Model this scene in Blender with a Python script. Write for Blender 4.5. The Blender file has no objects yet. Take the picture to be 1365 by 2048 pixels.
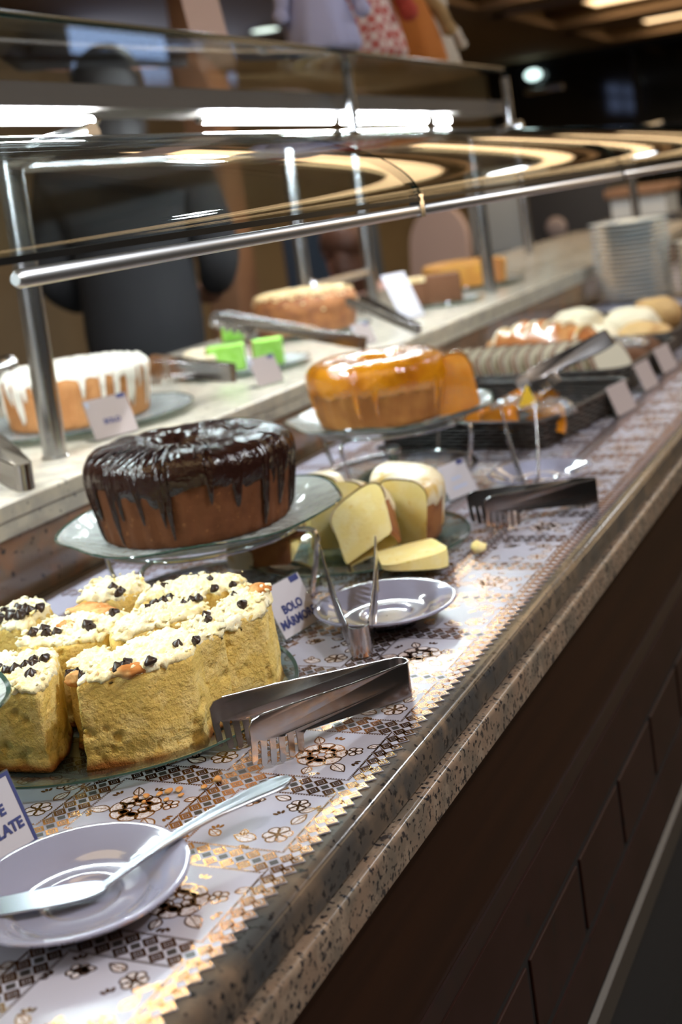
import bpy, bmesh, math, random
from mathutils import Vector, Matrix, Euler, noise
from mathutils.geometry import tessellate_polygon
PI = math.pi
scene = bpy.context.scene
col = scene.collection
R = math.radians

# ------------------------------------------------------------------ camera
cam_d = bpy.data.cameras.new('camera')
cam = bpy.data.objects.new('camera', cam_d)
col.objects.link(cam)
cam_d.sensor_fit = 'VERTICAL'
cam_d.sensor_height = 36.0
cam_d.lens = 2559.0 / 2048.0 * 36.0
cam_d.shift_y = -403.0 / 2048.0
cam_d.clip_start = 0.05
right = Vector((0.89580726, 0.42322394, -0.13568656))
down = Vector((-0.0864499, -0.13353752, -0.98726599))
fwd = Vector((-0.43595385, 0.89613014, -0.08303621))
m = Matrix((right, -down, -fwd)).transposed().to_4x4()
m.translation = Vector((0.45326, 0.0, 1.33848))
cam.matrix_world = m
cam_d.dof.use_dof = True
cam_d.dof.focus_distance = 1.05
cam_d.dof.aperture_fstop = 5.0
scene.camera = cam

# ------------------------------------------------------------------ colour management, world
vs = scene.view_settings
vs.view_transform = 'Standard'
vs.look = 'None'
vs.gamma = 1.0
vs.use_curve_mapping = False
vs.exposure = -0.28
scene.cycles.use_denoising = True
scene.cycles.max_bounces = 10
scene.cycles.transparent_max_bounces = 24
scene.cycles.sample_clamp_indirect = 6.0
scene.cycles.caustics_reflective = False
scene.cycles.caustics_refractive = False

world = bpy.data.worlds.new('world')
scene.world = world
world.use_nodes = True
world.node_tree.nodes['Background'].inputs[0].default_value = (0.012, 0.014, 0.02, 1)
world.node_tree.nodes['Background'].inputs[1].default_value = 1.0

LED_STRENGTH = 370.0
COVE_STRENGTH = 4.0
DOWN_STRENGTH = 30.0         # cool ceiling downlights
DOWN_POWER = 36.0

def area_light(name, loc, sx, sy, power, color, rot=(0, 0, 0), spread=PI):
    d = bpy.data.lights.new(name, 'AREA')
    d.shape = 'RECTANGLE'; d.size = sx; d.size_y = sy
    d.energy = power; d.color = color; d.spread = spread
    o = bpy.data.objects.new(name, d); col.objects.link(o)
    o.location = loc; o.rotation_euler = rot
    return o

# ------------------------------------------------------------------ materials
def M(name, base, rough=0.5, metal=0.0, spec=0.5, var=None, bump=None, coat=0.0, sss=0.0, sss_col=None, emit=None, aniso=None, trans=0.0, ior=None, coord='Object'):
    mt = bpy.data.materials.new(name); mt.use_nodes = True
    nt = mt.node_tree; b = nt.nodes['Principled BSDF']
    b.inputs['Base Color'].default_value = (*base, 1)
    b.inputs['Roughness'].default_value = rough
    b.inputs['Metallic'].default_value = metal
    b.inputs['Specular IOR Level'].default_value = spec
    b.inputs['Coat Weight'].default_value = coat
    b.inputs['Coat Roughness'].default_value = 0.05
    b.inputs['Transmission Weight'].default_value = trans
    if ior: b.inputs['IOR'].default_value = ior
    if sss:
        b.inputs['Subsurface Weight'].default_value = sss
        b.inputs['Subsurface Radius'].default_value = sss_col or (1, .5, .25)
        b.inputs['Subsurface Scale'].default_value = 0.006
    if emit:
        b.inputs['Emission Color'].default_value = (*emit[0], 1)
        b.inputs['Emission Strength'].default_value = emit[1]
    if var or bump:
        tc = nt.nodes.new('ShaderNodeTexCoord')
    cin = None
    for v in (var or []):
        # (kind, scale, color, lo, hi)
        kind, sc, c2, lo, hi = v[:5]
        stretch = v[5] if len(v) > 5 else None
        src = tc.outputs[coord]
        if stretch:
            mp = nt.nodes.new('ShaderNodeMapping'); mp.inputs['Scale'].default_value = stretch
            nt.links.new(src, mp.inputs['Vector']); src = mp.outputs[0]
        if kind == 'noise':
            t = nt.nodes.new('ShaderNodeTexNoise'); t.inputs['Scale'].default_value = sc; t.inputs['Detail'].default_value = 5
            out = t.outputs['Fac']
        elif kind == 'voronoi':
            t = nt.nodes.new('ShaderNodeTexVoronoi'); t.inputs['Scale'].default_value = sc
            out = t.outputs['Distance']
        elif kind == 'cell':
            t = nt.nodes.new('ShaderNodeTexVoronoi'); t.inputs['Scale'].default_value = sc
            sx = nt.nodes.new('ShaderNodeSeparateColor'); nt.links.new(t.outputs['Color'], sx.inputs[0]); out = sx.outputs[0]
        elif kind == 'z':
            sx = nt.nodes.new('ShaderNodeSeparateXYZ'); nt.links.new(src, sx.inputs[0]); out = sx.outputs[2]
            nz = nt.nodes.new('ShaderNodeTexNoise'); nz.inputs['Scale'].default_value = sc
            nt.links.new(tc.outputs[coord], nz.inputs['Vector'])
            ad = nt.nodes.new('ShaderNodeMath'); ad.operation = 'MULTIPLY_ADD'; nt.links.new(nz.outputs['Fac'], ad.inputs[0]); ad.inputs[1].default_value = 0.012
            nt.links.new(out, ad.inputs[2]); out = ad.outputs[0]
        if kind != 'z': nt.links.new(src, t.inputs['Vector'])
        mr = nt.nodes.new('ShaderNodeMapRange'); mr.inputs[1].default_value = lo; mr.inputs[2].default_value = hi
        nt.links.new(out, mr.inputs[0])
        mx = nt.nodes.new('ShaderNodeMix'); mx.data_type = 'RGBA'
        nt.links.new(mr.outputs[0], mx.inputs['Factor'])
        if cin is None: mx.inputs[6].default_value = (*base, 1)
        else: nt.links.new(cin, mx.inputs[6])
        mx.inputs[7].default_value = (*c2, 1)
        cin = mx.outputs[2]
    if cin is not None: nt.links.new(cin, b.inputs['Base Color'])
    prev = None
    for bp in (bump or []):
        kind, sc, st, dist = bp[:4]
        stretch = bp[4] if len(bp) > 4 else None
        src = tc.outputs[coord]
        if stretch:
            mp = nt.nodes.new('ShaderNodeMapping'); mp.inputs['Scale'].default_value = stretch
            nt.links.new(src, mp.inputs['Vector']); src = mp.outputs[0]
        t = nt.nodes.new('ShaderNodeTexNoise' if kind == 'noise' else 'ShaderNodeTexVoronoi')
        t.inputs['Scale'].default_value = sc
        if kind == 'noise': t.inputs['Detail'].default_value = 4
        nt.links.new(src, t.inputs['Vector'])
        bn = nt.nodes.new('ShaderNodeBump'); bn.inputs['Strength'].default_value = st; bn.inputs['Distance'].default_value = dist
        nt.links.new(t.outputs[0], bn.inputs['Height'])
        if prev: nt.links.new(prev, bn.inputs['Normal'])
        prev = bn.outputs[0]
    if prev: nt.links.new(prev, b.inputs['Normal'])
    return mt

def glass_mat(name, tint, refl_rough=0.0, ior=1.5, body=0.0, body_col=(.8, .85, .85), bump=None, gloss=1.0):
    """thin clear glass: what lies behind shows through, reflections by Fresnel, an optional milky body."""
    mt = bpy.data.materials.new(name); mt.use_nodes = True
    nt = mt.node_tree; nt.nodes.clear()
    out = nt.nodes.new('ShaderNodeOutputMaterial')
    tr = nt.nodes.new('ShaderNodeBsdfTransparent'); tr.inputs[0].default_value = (*tint, 1)
    gl = nt.nodes.new('ShaderNodeBsdfGlossy'); gl.inputs['Roughness'].default_value = refl_rough; gl.inputs[0].default_value = (gloss, gloss, gloss, 1)
    fr = nt.nodes.new('ShaderNodeFresnel')
    ge = nt.nodes.new('ShaderNodeNewGeometry'); mr = nt.nodes.new('ShaderNodeMapRange')   # same reflectance on the way in and out
    mr.inputs[3].default_value = ior; mr.inputs[4].default_value = 1.0/ior
    nt.links.new(ge.outputs['Backfacing'], mr.inputs[0]); nt.links.new(mr.outputs[0], fr.inputs['IOR'])
    mx = nt.nodes.new('ShaderNodeMixShader')
    nt.links.new(fr.outputs[0], mx.inputs[0])
    base = tr.outputs[0]
    if body:
        df = nt.nodes.new('ShaderNodeBsdfDiffuse'); df.inputs[0].default_value = (*body_col, 1)
        m2 = nt.nodes.new('ShaderNodeMixShader'); m2.inputs[0].default_value = body
        nt.links.new(tr.outputs[0], m2.inputs[1]); nt.links.new(df.outputs[0], m2.inputs[2])
        base = m2.outputs[0]
    nt.links.new(base, mx.inputs[1]); nt.links.new(gl.outputs[0], mx.inputs[2])
    if bump:
        tc = nt.nodes.new('ShaderNodeTexCoord')
        t = nt.nodes.new('ShaderNodeTexNoise'); t.inputs['Scale'].default_value = bump[0]
        nt.links.new(tc.outputs['Object'], t.inputs['Vector'])
        bn = nt.nodes.new('ShaderNodeBump'); bn.inputs['Strength'].default_value = bump[1]; bn.inputs['Distance'].default_value = bump[2]
        nt.links.new(t.outputs[0], bn.inputs['Height'])
        nt.links.new(bn.outputs[0], gl.inputs['Normal']); nt.links.new(bn.outputs[0], fr.inputs['Normal'])
    nt.links.new(mx.outputs[0], out.inputs[0])
    return mt

def emit_mat(name, color, strength):
    mt = bpy.data.materials.new(name); mt.use_nodes = True
    nt = mt.node_tree; nt.nodes.clear()
    out = nt.nodes.new('ShaderNodeOutputMaterial')
    e = nt.nodes.new('ShaderNodeEmission'); e.inputs[0].default_value = (*color, 1); e.inputs[1].default_value = strength
    nt.links.new(e.outputs[0], out.inputs[0])
    return mt

G = {}
G['granite'] = M('granite', (.105, .076, .055), 0.14, spec=.5, var=[
    ('noise', 14, (.06, .054, .05), .42, .62), ('noise', 38, (.14, .10, .072), .52, .68), ('noise', 9, (.044, .044, .045), .50, .64),
    ('noise', 160, (.014, .013, .014), .58, .65), ('noise', 80, (.024, .022, .022), .58, .68)], bump=[('noise', 200, .04, .001)])
G['granite_pale'] = M('granite_pale', (.185, .128, .092), 0.25, spec=.4, var=[
    ('noise', 25, (.125, .10, .078), .42, .62), ('noise', 55, (.235, .175, .13), .5, .68),
    ('noise', 190, (.016, .015, .017), .56, .62), ('noise', 110, (.034, .028, .027), .60, .66)])
G['granite_white'] = M('granite_white', (.56, .50, .40), 0.2, var=[
    ('noise', 30, (.44, .40, .34), .42, .6), ('noise', 90, (.2, .19, .18), .62, .70)])
G['riser'] = M('polished_riser', (.22, .15, .10), 0.08, spec=.7, var=[('noise', 22, (.30, .16, .09), .45, .62), ('noise', 90, (.05, .04, .035), .62, .68)])
G['laminate'] = M('brown_laminate', (.021, .0068, .0022), 0.5, spec=.2, var=[('noise', 6, (.016, .0052, .0018), .4, .6, (1, .3, 8))])
G['inlay'] = M('red_inlay', (.014, .003, .0015), 0.35, var=[('noise', 30, (.009, .002, .0012), .4, .6)])
G['tile'] = M('brown_tile', (.016, .0052, .003), 0.45, spec=.2, var=[('noise', 12, (.02, .007, .005), .4, .6), ('noise', 40, (.010, .005, .004), .62, .7)])
G['groove'] = M('dark_groove', (.005, .0025, .0018), 0.7)
G['skirt'] = M('dull_skirting', (.035, .027, .02), 0.5)
G['black'] = M('black_base', (.012, .011, .012), 0.6)
G['floor'] = M('dark_floor', (.008, .0075, .007), 0.35, var=[('noise', 3, (.012, .011, .010), .4, .6)])
G['ceiling'] = M('ceiling_paint', (.46, .34, .21), 0.9)
G['wall'] = M('wall_paint', (.33, .26, .165), 0.85, var=[('noise', 1.2, (.27, .215, .14), .4, .6)])
G['wall_dark'] = M('dark_wall', (.03, .03, .033), 0.6)
G['night'] = M('night_glass', (.006, .008, .011), 0.06, spec=.6)
G['frame_dark'] = M('dark_window_frame', (.008, .008, .009), 0.4)
G['steel'] = M('brushed_steel', (.62, .63, .65), 0.22, 1.0, bump=[('noise', 90, .03, .001, (1, 1, .05))])
G['seal'] = M('black_glass_seal', (.004, .005, .006), 0.3)
G['aluminium'] = M('satin_aluminium', (.86, .87, .89), 0.36, 1.0)
G['chrome'] = M('chrome', (.72, .73, .75), 0.08, 1.0)
G['tong_steel'] = M('tong_steel', (.40, .38, .375), 0.2, 1.0, bump=[('noise', 60, .05, .0006)])
G['tong_dark'] = M('dark_tong_steel', (.22, .21, .21), 0.25, 1.0)
G['spoon'] = M('cutlery_steel', (.42, .44, .48), 0.33, 1.0)
G['porcelain'] = M('porcelain', (.28, .28, .385), 0.10, spec=.6, coat=1.0)
G['white_plate'] = M('white_plate', (.80, .85, .87), 0.15, coat=.3)
G['cloth'] = M('white_vinyl', (.37, .36, .435), 0.28, spec=.4, var=[('noise', 5, (.31, .305, .375), .4, .62)], bump=[('noise', 14, .25, .004), ('noise', 900, .25, .0003)])
G['foil'] = M('copper_foil', (.58, .29, .11), 0.26, 1.0, var=[('noise', 9, (.42, .185, .075), .42, .60)], bump=[('noise', 120, .35, .0012)])
G['hole'] = M('cloth_opening', (.035, .03, .028), 0.35)
G['net'] = M('cloth_netting', (.55, .50, .53), 0.35, var=[('voronoi', 700, (.30, .20, .15), .55, .75)], bump=[('voronoi', 700, .3, .0004)])
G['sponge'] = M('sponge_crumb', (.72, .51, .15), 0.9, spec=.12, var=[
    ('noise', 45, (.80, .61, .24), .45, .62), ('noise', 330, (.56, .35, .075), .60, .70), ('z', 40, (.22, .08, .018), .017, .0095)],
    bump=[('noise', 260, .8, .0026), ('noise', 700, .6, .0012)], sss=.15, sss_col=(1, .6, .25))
G['crumb'] = M('crumb_topping', (.92, .80, .48), 0.95, spec=.08, var=[
    ('noise', 40, (.90, .84, .62), .45, .6), ('noise', 90, (.84, .64, .24), .58, .68), ('noise', 24, (.62, .30, .12), .67, .73)],
    bump=[('noise', 380, .6, .0014), ('noise', 900, .4, .0007)], sss=.12, sss_col=(1, .75, .4))
G['baked'] = M('baked_crust', (.50, .19, .05), 0.85, spec=.15, var=[('noise', 60, (.66, .42, .18), .42, .6)], bump=[('noise', 300, .4, .001)])
G['chip'] = M('chocolate_chip', (.028, .014, .010), 0.32, spec=.5, var=[('noise', 250, (.30, .24, .20), .68, .76)])
G['choc_cake'] = M('chocolate_sponge', (.125, .044, .017), 0.85, spec=.2, var=[('noise', 40, (.095, .032, .012), .42, .62), ('noise', 150, (.22, .09, .035), .62, .72)],
    bump=[('noise', 220, .6, .0015)])
G['choc_glaze'] = M('chocolate_glaze', (.020, .007, .005), 0.16, spec=.34, coat=0, bump=[('noise', 42, 1.0, .006), ('noise', 120, .4, .002)])
G['orange_cake'] = M('golden_sponge', (.38, .16, .045), 0.75, spec=.2, var=[('noise', 25, (.28, .105, .03), .4, .6)], bump=[('noise', 160, .5, .0015)])
G['orange_glaze'] = M('orange_glaze', (.66, .245, .008), 0.14, spec=.7, coat=1.0, var=[('noise', 20, (.48, .145, .005), .46, .66)], bump=[('noise', 45, .9, .006)])
G['white_glaze'] = M('white_icing', (.74, .64, .45), 0.3, spec=.4, var=[('noise', 35, (.60, .40, .12), .52, .66), ('noise', 16, (.62, .34, .12), .60, .72)], bump=[('noise', 60, .5, .003)])
G['yellow_crumb'] = M('yellow_sponge', (.90, .76, .33), 0.9, spec=.1, var=[('noise', 50, (.93, .82, .45), .45, .6), ('noise', 140, (.80, .60, .16), .62, .72)], bump=[('noise', 300, .5, .0012)], sss=.1, sss_col=(1, .7, .3))
G['brown_crust'] = M('brown_crust', (.30, .115, .035), 0.7, var=[('noise', 40, (.20, .07, .025), .42, .62)], bump=[('noise', 180, .4, .0012)])
G['coconut'] = M('grated_coconut', (.84, .80, .70), 0.9, bump=[('noise', 200, .9, .003)])
G['coco_cake'] = M('coconut_sponge', (.42, .175, .055), 0.8, var=[('noise', 30, (.54, .25, .09), .45, .62)], bump=[('noise', 150, .5, .0015)])
G['peanut'] = M('chopped_peanuts', (.76, .60, .34), 0.7, var=[('cell', 170, (.60, .38, .14), .5, .95)], bump=[('voronoi', 160, .9, .004)])
G['green_cake'] = M('green_sponge', (.28, .60, .08), 0.85, var=[('noise', 60, (.36, .68, .14), .45, .6)], bump=[('noise', 220, .5, .0012)])
G['yellow_cake'] = M('corn_cake', (.74, .36, .06), 0.6, var=[('noise', 25, (.66, .28, .05), .42, .6)])
G['corn_crust'] = M('corn_cake_side', (.62, .27, .085), 0.7, var=[('noise', 30, (.50, .19, .055), .42, .6)])
G['brownie'] = M('brown_sponge', (.13, .052, .02), 0.85, bump=[('noise', 200, .6, .002)])
G['wicker'] = M('dark_wicker', (.014, .009, .007), 0.55, var=[('noise', 40, (.05, .028, .02), .5, .7)])
G['rye'] = M('grey_bread', (.20, .125, .085), 0.9, bump=[('noise', 200, .4, .001)])
G['rye_cut'] = M('pale_bread_cut', (.62, .58, .46), 0.9, bump=[('noise', 220, .5, .001)])
G['bun'] = M('glazed_bread', (.42, .145, .045), 0.22, coat=.5, var=[('noise', 12, (.62, .33, .13), .48, .64)])
G['roll_white'] = M('white_bread', (.78, .68, .50), 0.7, var=[('noise', 18, (.62, .42, .2), .56, .72)])
G['roll_tan'] = M('tan_bread', (.60, .37, .15), 0.7, var=[('noise', 18, (.48, .25, .09), .5, .66)])
G['film'] = M('cling_film', (.75, .78, .82), 0.08, spec=.8, coat=.6, bump=[('noise', 60, 1.0, .01)])
G['cheese'] = M('yellow_slice', (.74, .50, .03), 0.4)
G['card'] = M('card_paper', (.50, .48, .53), 0.45)
G['card_pink'] = M('card_paper_warm', (.40, .33, .32), 0.5)
G['navy'] = M('navy_ink', (.030, .040, .16), 0.5)
G['pale_print'] = M('pale_blue_print', (.42, .48, .66), 0.5)
G['acrylic'] = glass_mat('clear_acrylic', (.93, .95, .97), 0.02, 1.45, body=.08)
G['glass'] = glass_mat('guard_glass', (.93, .965, .95), 0.0, 1.42)
G['shelf_glass'] = glass_mat('shelf_glass', (.90, .95, .93), 0.0, 1.4)
G['glass_edge'] = M('green_glass_edge', (.004, .016, .014), 0.12, spec=.5)
G['plate_glass'] = glass_mat('pressed_glass', (.82, .89, .86), 0.09, 1.5, body=.58, body_col=(.72, .76, .76), bump=(55, .7, .006))
G['plate_clear'] = glass_mat('clear_plate_glass', (.72, .80, .76), 0.08, 1.45, body=.03, body_col=(.4, .5, .46), bump=(60, .25, .003))
G['plate_rim'] = M('green_glass_rim', (.045, .085, .068), 0.08, spec=.7, coat=.5)
G['led'] = emit_mat('led_tube_light', (.86, .95, 1.0), LED_STRENGTH)
G['led_house'] = M('lamp_housing', (.06, .05, .042), 0.6)
G['cove'] = emit_mat('warm_tray_light', (1.0, .68, .36), COVE_STRENGTH)
G['cove_trim'] = M('tray_trim', (.42, .30, .21), 0.8)
G['down'] = emit_mat('cool_downlight', (.90, .95, 1.0), DOWN_STRENGTH)
G['down_big'] = emit_mat('cool_lamp_panel', (.90, .95, 1.0), 7.0)
G['window_glow'] = emit_mat('lit_window', (.42, .55, .95), 2.2)
G['wood_col'] = M('tan_column', (.36, .20, .115), 0.6, var=[('noise', 3, (.30, .16, .09), .4, .6)])
G['white_door'] = M('white_cabinet', (.62, .68, .72), 0.4)
G['blue_panel'] = M('blue_grey_panel', (.045, .07, .11), 0.4)
G['grey_panel'] = M('dark_grey_panel', (.045, .045, .05), 0.5)
G['skin'] = M('skin', (.52, .28, .20), 0.55, sss=.1)
G['hair_black'] = M('black_hair', (.012, .010, .010), 0.5)
G['hair_brown'] = M('brown_hair', (.10, .04, .022), 0.5)
G['shirt_black'] = M('black_cloth', (.018, .018, .021), 0.9)
G['shirt_pink'] = M('pale_pink_cloth', (.52, .33, .29), 0.9)
G['maroon'] = M('maroon_cloth', (.16, .03, .03), 0.9)
G['jeans'] = M('dark_trousers', (.02, .022, .03), 0.9)
G['lavender'] = M('lavender_plush', (.40, .40, .60), 0.95, bump=[('noise', 300, .5, .002)])
G['red_plush'] = M('red_plush', (.40, .05, .03), 0.95)
G['orange_plush'] = M('orange_felt', (.48, .15, .025), 0.95)
G['brown_plush'] = M('brown_felt', (.14, .045, .02), 0.95)
G['tan_plush'] = M('tan_felt', (.36, .22, .09), 0.95)
G['beige_plush'] = M('beige_plush', (.55, .46, .36), 0.95)
G['pink_paper'] = M('pink_paper', (.70, .52, .48), 0.8, bump=[('noise', 30, .4, .004, (.2, .2, 3))])
G['leaf'] = M('green_leaf', (.05, .10, .03), 0.6)
G['pink_chair'] = M('pale_pink_chair', (.50, .36, .31), 0.6)

def gingham(name):
    mt = M(name, (.70, .52, .46), 0.9); nt = mt.node_tree; b = nt.nodes['Principled BSDF']
    tc = nt.nodes.new('ShaderNodeTexCoord'); ck = nt.nodes.new('ShaderNodeTexChecker'); ck.inputs['Scale'].default_value = 55
    ck.inputs[1].default_value = (.50, .12, .10, 1); ck.inputs[2].default_value = (.72, .55, .50, 1)
    nt.links.new(tc.outputs['Object'], ck.inputs['Vector']); nt.links.new(ck.outputs[0], b.inputs['Base Color'])
    return mt
G['gingham'] = gingham('red_gingham')

# ------------------------------------------------------------------ mesh helpers
class MB:
    def __init__(s): s.v = []; s.f = []; s.m = []
    def add(s, vs, fs, mi=0, T=None):
        o = len(s.v)
        s.v += [tuple(T @ Vector(p)) if T else tuple(p) for p in vs]
        for f in fs: s.f.append(tuple(i + o for i in f)); s.m.append(mi)
        return s
    def box(s, a, b, mi=0, T=None):
        (x0, y0, z0), (x1, y1, z1) = a, b
        vs = [(x0,y0,z0),(x1,y0,z0),(x1,y1,z0),(x0,y1,z0),(x0,y0,z1),(x1,y0,z1),(x1,y1,z1),(x0,y1,z1)]
        return s.add(vs, [(0,3,2,1),(4,5,6,7),(0,1,5,4),(1,2,6,5),(2,3,7,6),(3,0,4,7)], mi, T)
    def rbox(s, a, b, r, mi=0, T=None, seg=3):
        # box with rounded vertical and horizontal edges (bevelled with bmesh)
        bm = bmesh.new(); bmesh.ops.create_cube(bm, size=1)
        for v in bm.verts:
            v.co = Vector((a[0]+(v.co.x+.5)*(b[0]-a[0]), a[1]+(v.co.y+.5)*(b[1]-a[1]), a[2]+(v.co.z+.5)*(b[2]-a[2])))
        bmesh.ops.bevel(bm, geom=bm.edges[:], offset=r, segments=seg, affect='EDGES', profile=.5)
        bm.verts.index_update()
        s.add([v.co[:] for v in bm.verts], [tuple(v.index for v in f.verts) for f in bm.faces], mi, T); bm.free()
        return s
    def tube(s, pts, r, n=12, mi=0, cap=True, closed=False, T=None):
        pts = [Vector(p) for p in pts]; N = len(pts)
        rs = r if isinstance(r, (list, tuple)) else [r]*N
        up = None; rings = []
        for i, p in enumerate(pts):
            if closed: t = pts[(i+1) % N] - pts[i-1]
            else: t = pts[min(i+1, N-1)] - pts[max(i-1, 0)]
            t.normalize()
            if up is None:
                up = Vector((0,0,1)) if abs(t.z) < .9 else Vector((1,0,0))
            u = up - t * up.dot(t)
            if u.length < 1e-6: u = t.orthogonal()
            u.normalize(); w = t.cross(u); up = u
            rings.append([p + (u*math.cos(2*PI*k/n) + w*math.sin(2*PI*k/n))*rs[i] for k in range(n)])
        vs = [q for rg in rings for q in rg]; fs = []
        for i in range(N if closed else N-1):
            a = i*n; b = ((i+1) % N)*n
            for k in range(n): fs.append((a+k, a+(k+1)%n, b+(k+1)%n, b+k))
        if cap and not closed:
            fs.append(tuple(reversed(range(n)))); fs.append(tuple((N-1)*n+k for k in range(n)))
        return s.add(vs, fs, mi, T)
    def lathe(s, prof, n=48, mi=0, T=None, fn=None, a0=0.0, a1=2*PI, cap_mi=None):
        """prof: list of (r,z); fn(r,z,theta)->(r,z). A partial sweep gets flat end faces when cap_mi is given."""
        full = abs(a1-a0-2*PI) < 1e-6
        K = n if full else n+1; P = len(prof); vs = []
        for k in range(K):
            t = a0 + (a1-a0)*k/n
            for (r, z) in prof:
                rr, zz = fn(r, z, t) if fn else (r, z)
                vs.append((rr*math.cos(t), rr*math.sin(t), zz))
        fs = []
        for k in range(n):
            a = k*P; b = ((k+1) % K)*P
            for i in range(P-1): fs.append((a+i, b+i, b+i+1, a+i+1))
        s.add(vs, fs, mi, T)
        if cap_mi is not None and not full:
            tri = tessellate_polygon([[Vector((r, z, 0)) for r, z in prof]])
            for k in (0, K-1):
                s.add(vs[k*P:(k+1)*P], [tuple(t) for t in tri], cap_mi, T)
        return s
    def sphere(s, c, r, n=16, mi=0, T=None, sc=(1,1,1), fn=None):
        vs = [(c[0], c[1], c[2]+r*sc[2])]
        h = n//2
        for i in range(1, h):
            a = PI*i/h
            for k in range(n):
                t = 2*PI*k/n
                vs.append((c[0]+r*sc[0]*math.sin(a)*math.cos(t), c[1]+r*sc[1]*math.sin(a)*math.sin(t), c[2]+r*sc[2]*math.cos(a)))
        vs.append((c[0], c[1], c[2]-r*sc[2]))
        if fn: vs = [tuple(fn(Vector(p))) for p in vs]
        fs = [(0, 1+k, 1+(k+1)%n) for k in range(n)]
        for i in range(h-2):
            a = 1+i*n; b = a+n
            for k in range(n): fs.append((a+k, b+k, b+(k+1)%n, a+(k+1)%n))
        e = len(vs)-1; a = 1+(h-2)*n
        fs += [(a+k, e, a+(k+1)%n) for k in range(n)]
        return s.add(vs, fs, mi, T)
    def poly_plate(s, pts, thick, axis_fn, mi=0, T=None):
        """flat outline pts (u,v) -> triangulated plate of a given thickness; axis_fn(u,v,w) -> 3D"""
        tri = [tuple(t) for t in tessellate_polygon([[Vector((u, v, 0)) for u, v in pts]])]
        N = len(pts)
        A = [axis_fn(u, v, thick/2) for u, v in pts]; B = [axis_fn(u, v, -thick/2) for u, v in pts]
        fs = [t for t in tri] + [tuple(i+N for i in reversed(t)) for t in tri]
        fs += [(i, i+N, (i+1)%N+N, (i+1)%N) for i in range(N)]
        return s.add(A+B, fs, mi, T)
    def build(s, name, mats, parent=None, smooth=35, loc=None, recalc=True):
        me = bpy.data.meshes.new(name)
        me.from_pydata(s.v, [], s.f)
        if not isinstance(mats, (list, tuple)): mats = [mats]
        for mt in mats: me.materials.append(mt)
        me.polygons.foreach_set('material_index', s.m)
        if recalc:
            bm = bmesh.new(); bm.from_mesh(me); bmesh.ops.recalc_face_normals(bm, faces=bm.faces[:]); bm.to_mesh(me); bm.free()
        if smooth:
            me.polygons.foreach_set('use_smooth', [True]*len(me.polygons))
            if smooth < 180: me.set_sharp_from_angle(angle=R(smooth))
        me.update()
        o = bpy.data.objects.new(name, me); col.objects.link(o)
        if parent: o.parent = parent
        if loc: o.location = loc
        return o

def tag(o, label=None, cat=None, group=None, kind=None):
    if label: o['label'] = label
    if cat: o['category'] = cat
    if group: o['group'] = group
    if kind: o['kind'] = kind
    return o
def thing(name, label, cat, loc=(0,0,0), rotz=0.0, group=None, rot=None):
    o = bpy.data.objects.new(name, None); col.objects.link(o)
    o.empty_display_size = 0.05
    o.location = loc; o.rotation_euler = rot if rot else (0, 0, rotz)
    return tag(o, label, cat, group)
def copy_tree(o, parent=None, children=None):
    c = o.copy(); col.objects.link(c); c.parent = parent
    for ch in list(o.children): copy_tree(ch, c)
    return c
def nz(p, s, seed=0.0):
    return noise.noise(Vector((p[0]*s+seed, p[1]*s-seed*.7, p[2]*s+seed*1.3)))
def chaikin(poly, r=.25, it=2):
    for _ in range(it):
        out = []
        for i in range(len(poly)):
            a = Vector(poly[i]); b = Vector(poly[(i+1)%len(poly)])
            out += [a.lerp(b, r), a.lerp(b, 1-r)]
        poly = out
    return [tuple(p) for p in poly]
def round_poly(poly, rad, seg=3):
    out = []; N = len(poly)
    for i in range(N):
        p = Vector(poly[i]); a = Vector(poly[i-1]) - p; b = Vector(poly[(i+1)%N]) - p
        ra = min(rad, a.length*.4, b.length*.4)
        p0 = p + a.normalized()*ra; p1 = p + b.normalized()*ra
        for k in range(seg+1):
            t = k/seg
            q = p0*(1-t)**2 + p*2*t*(1-t) + p1*t*t
            out.append((q.x, q.y))
    return out
def resample(poly, step):
    pts = [Vector(p) for p in poly]; N = len(pts); L = [0]
    for i in range(N): L.append(L[-1] + (pts[(i+1)%N]-pts[i]).length)
    n = max(8, int(L[-1]/step)); out = []; j = 0
    for k in range(n):
        d = L[-1]*k/n
        while L[j+1] < d: j += 1
        t = (d-L[j])/max(1e-9, L[j+1]-L[j])
        q = pts[j].lerp(pts[(j+1)%N], t); out.append((q.x, q.y))
    return out
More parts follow.
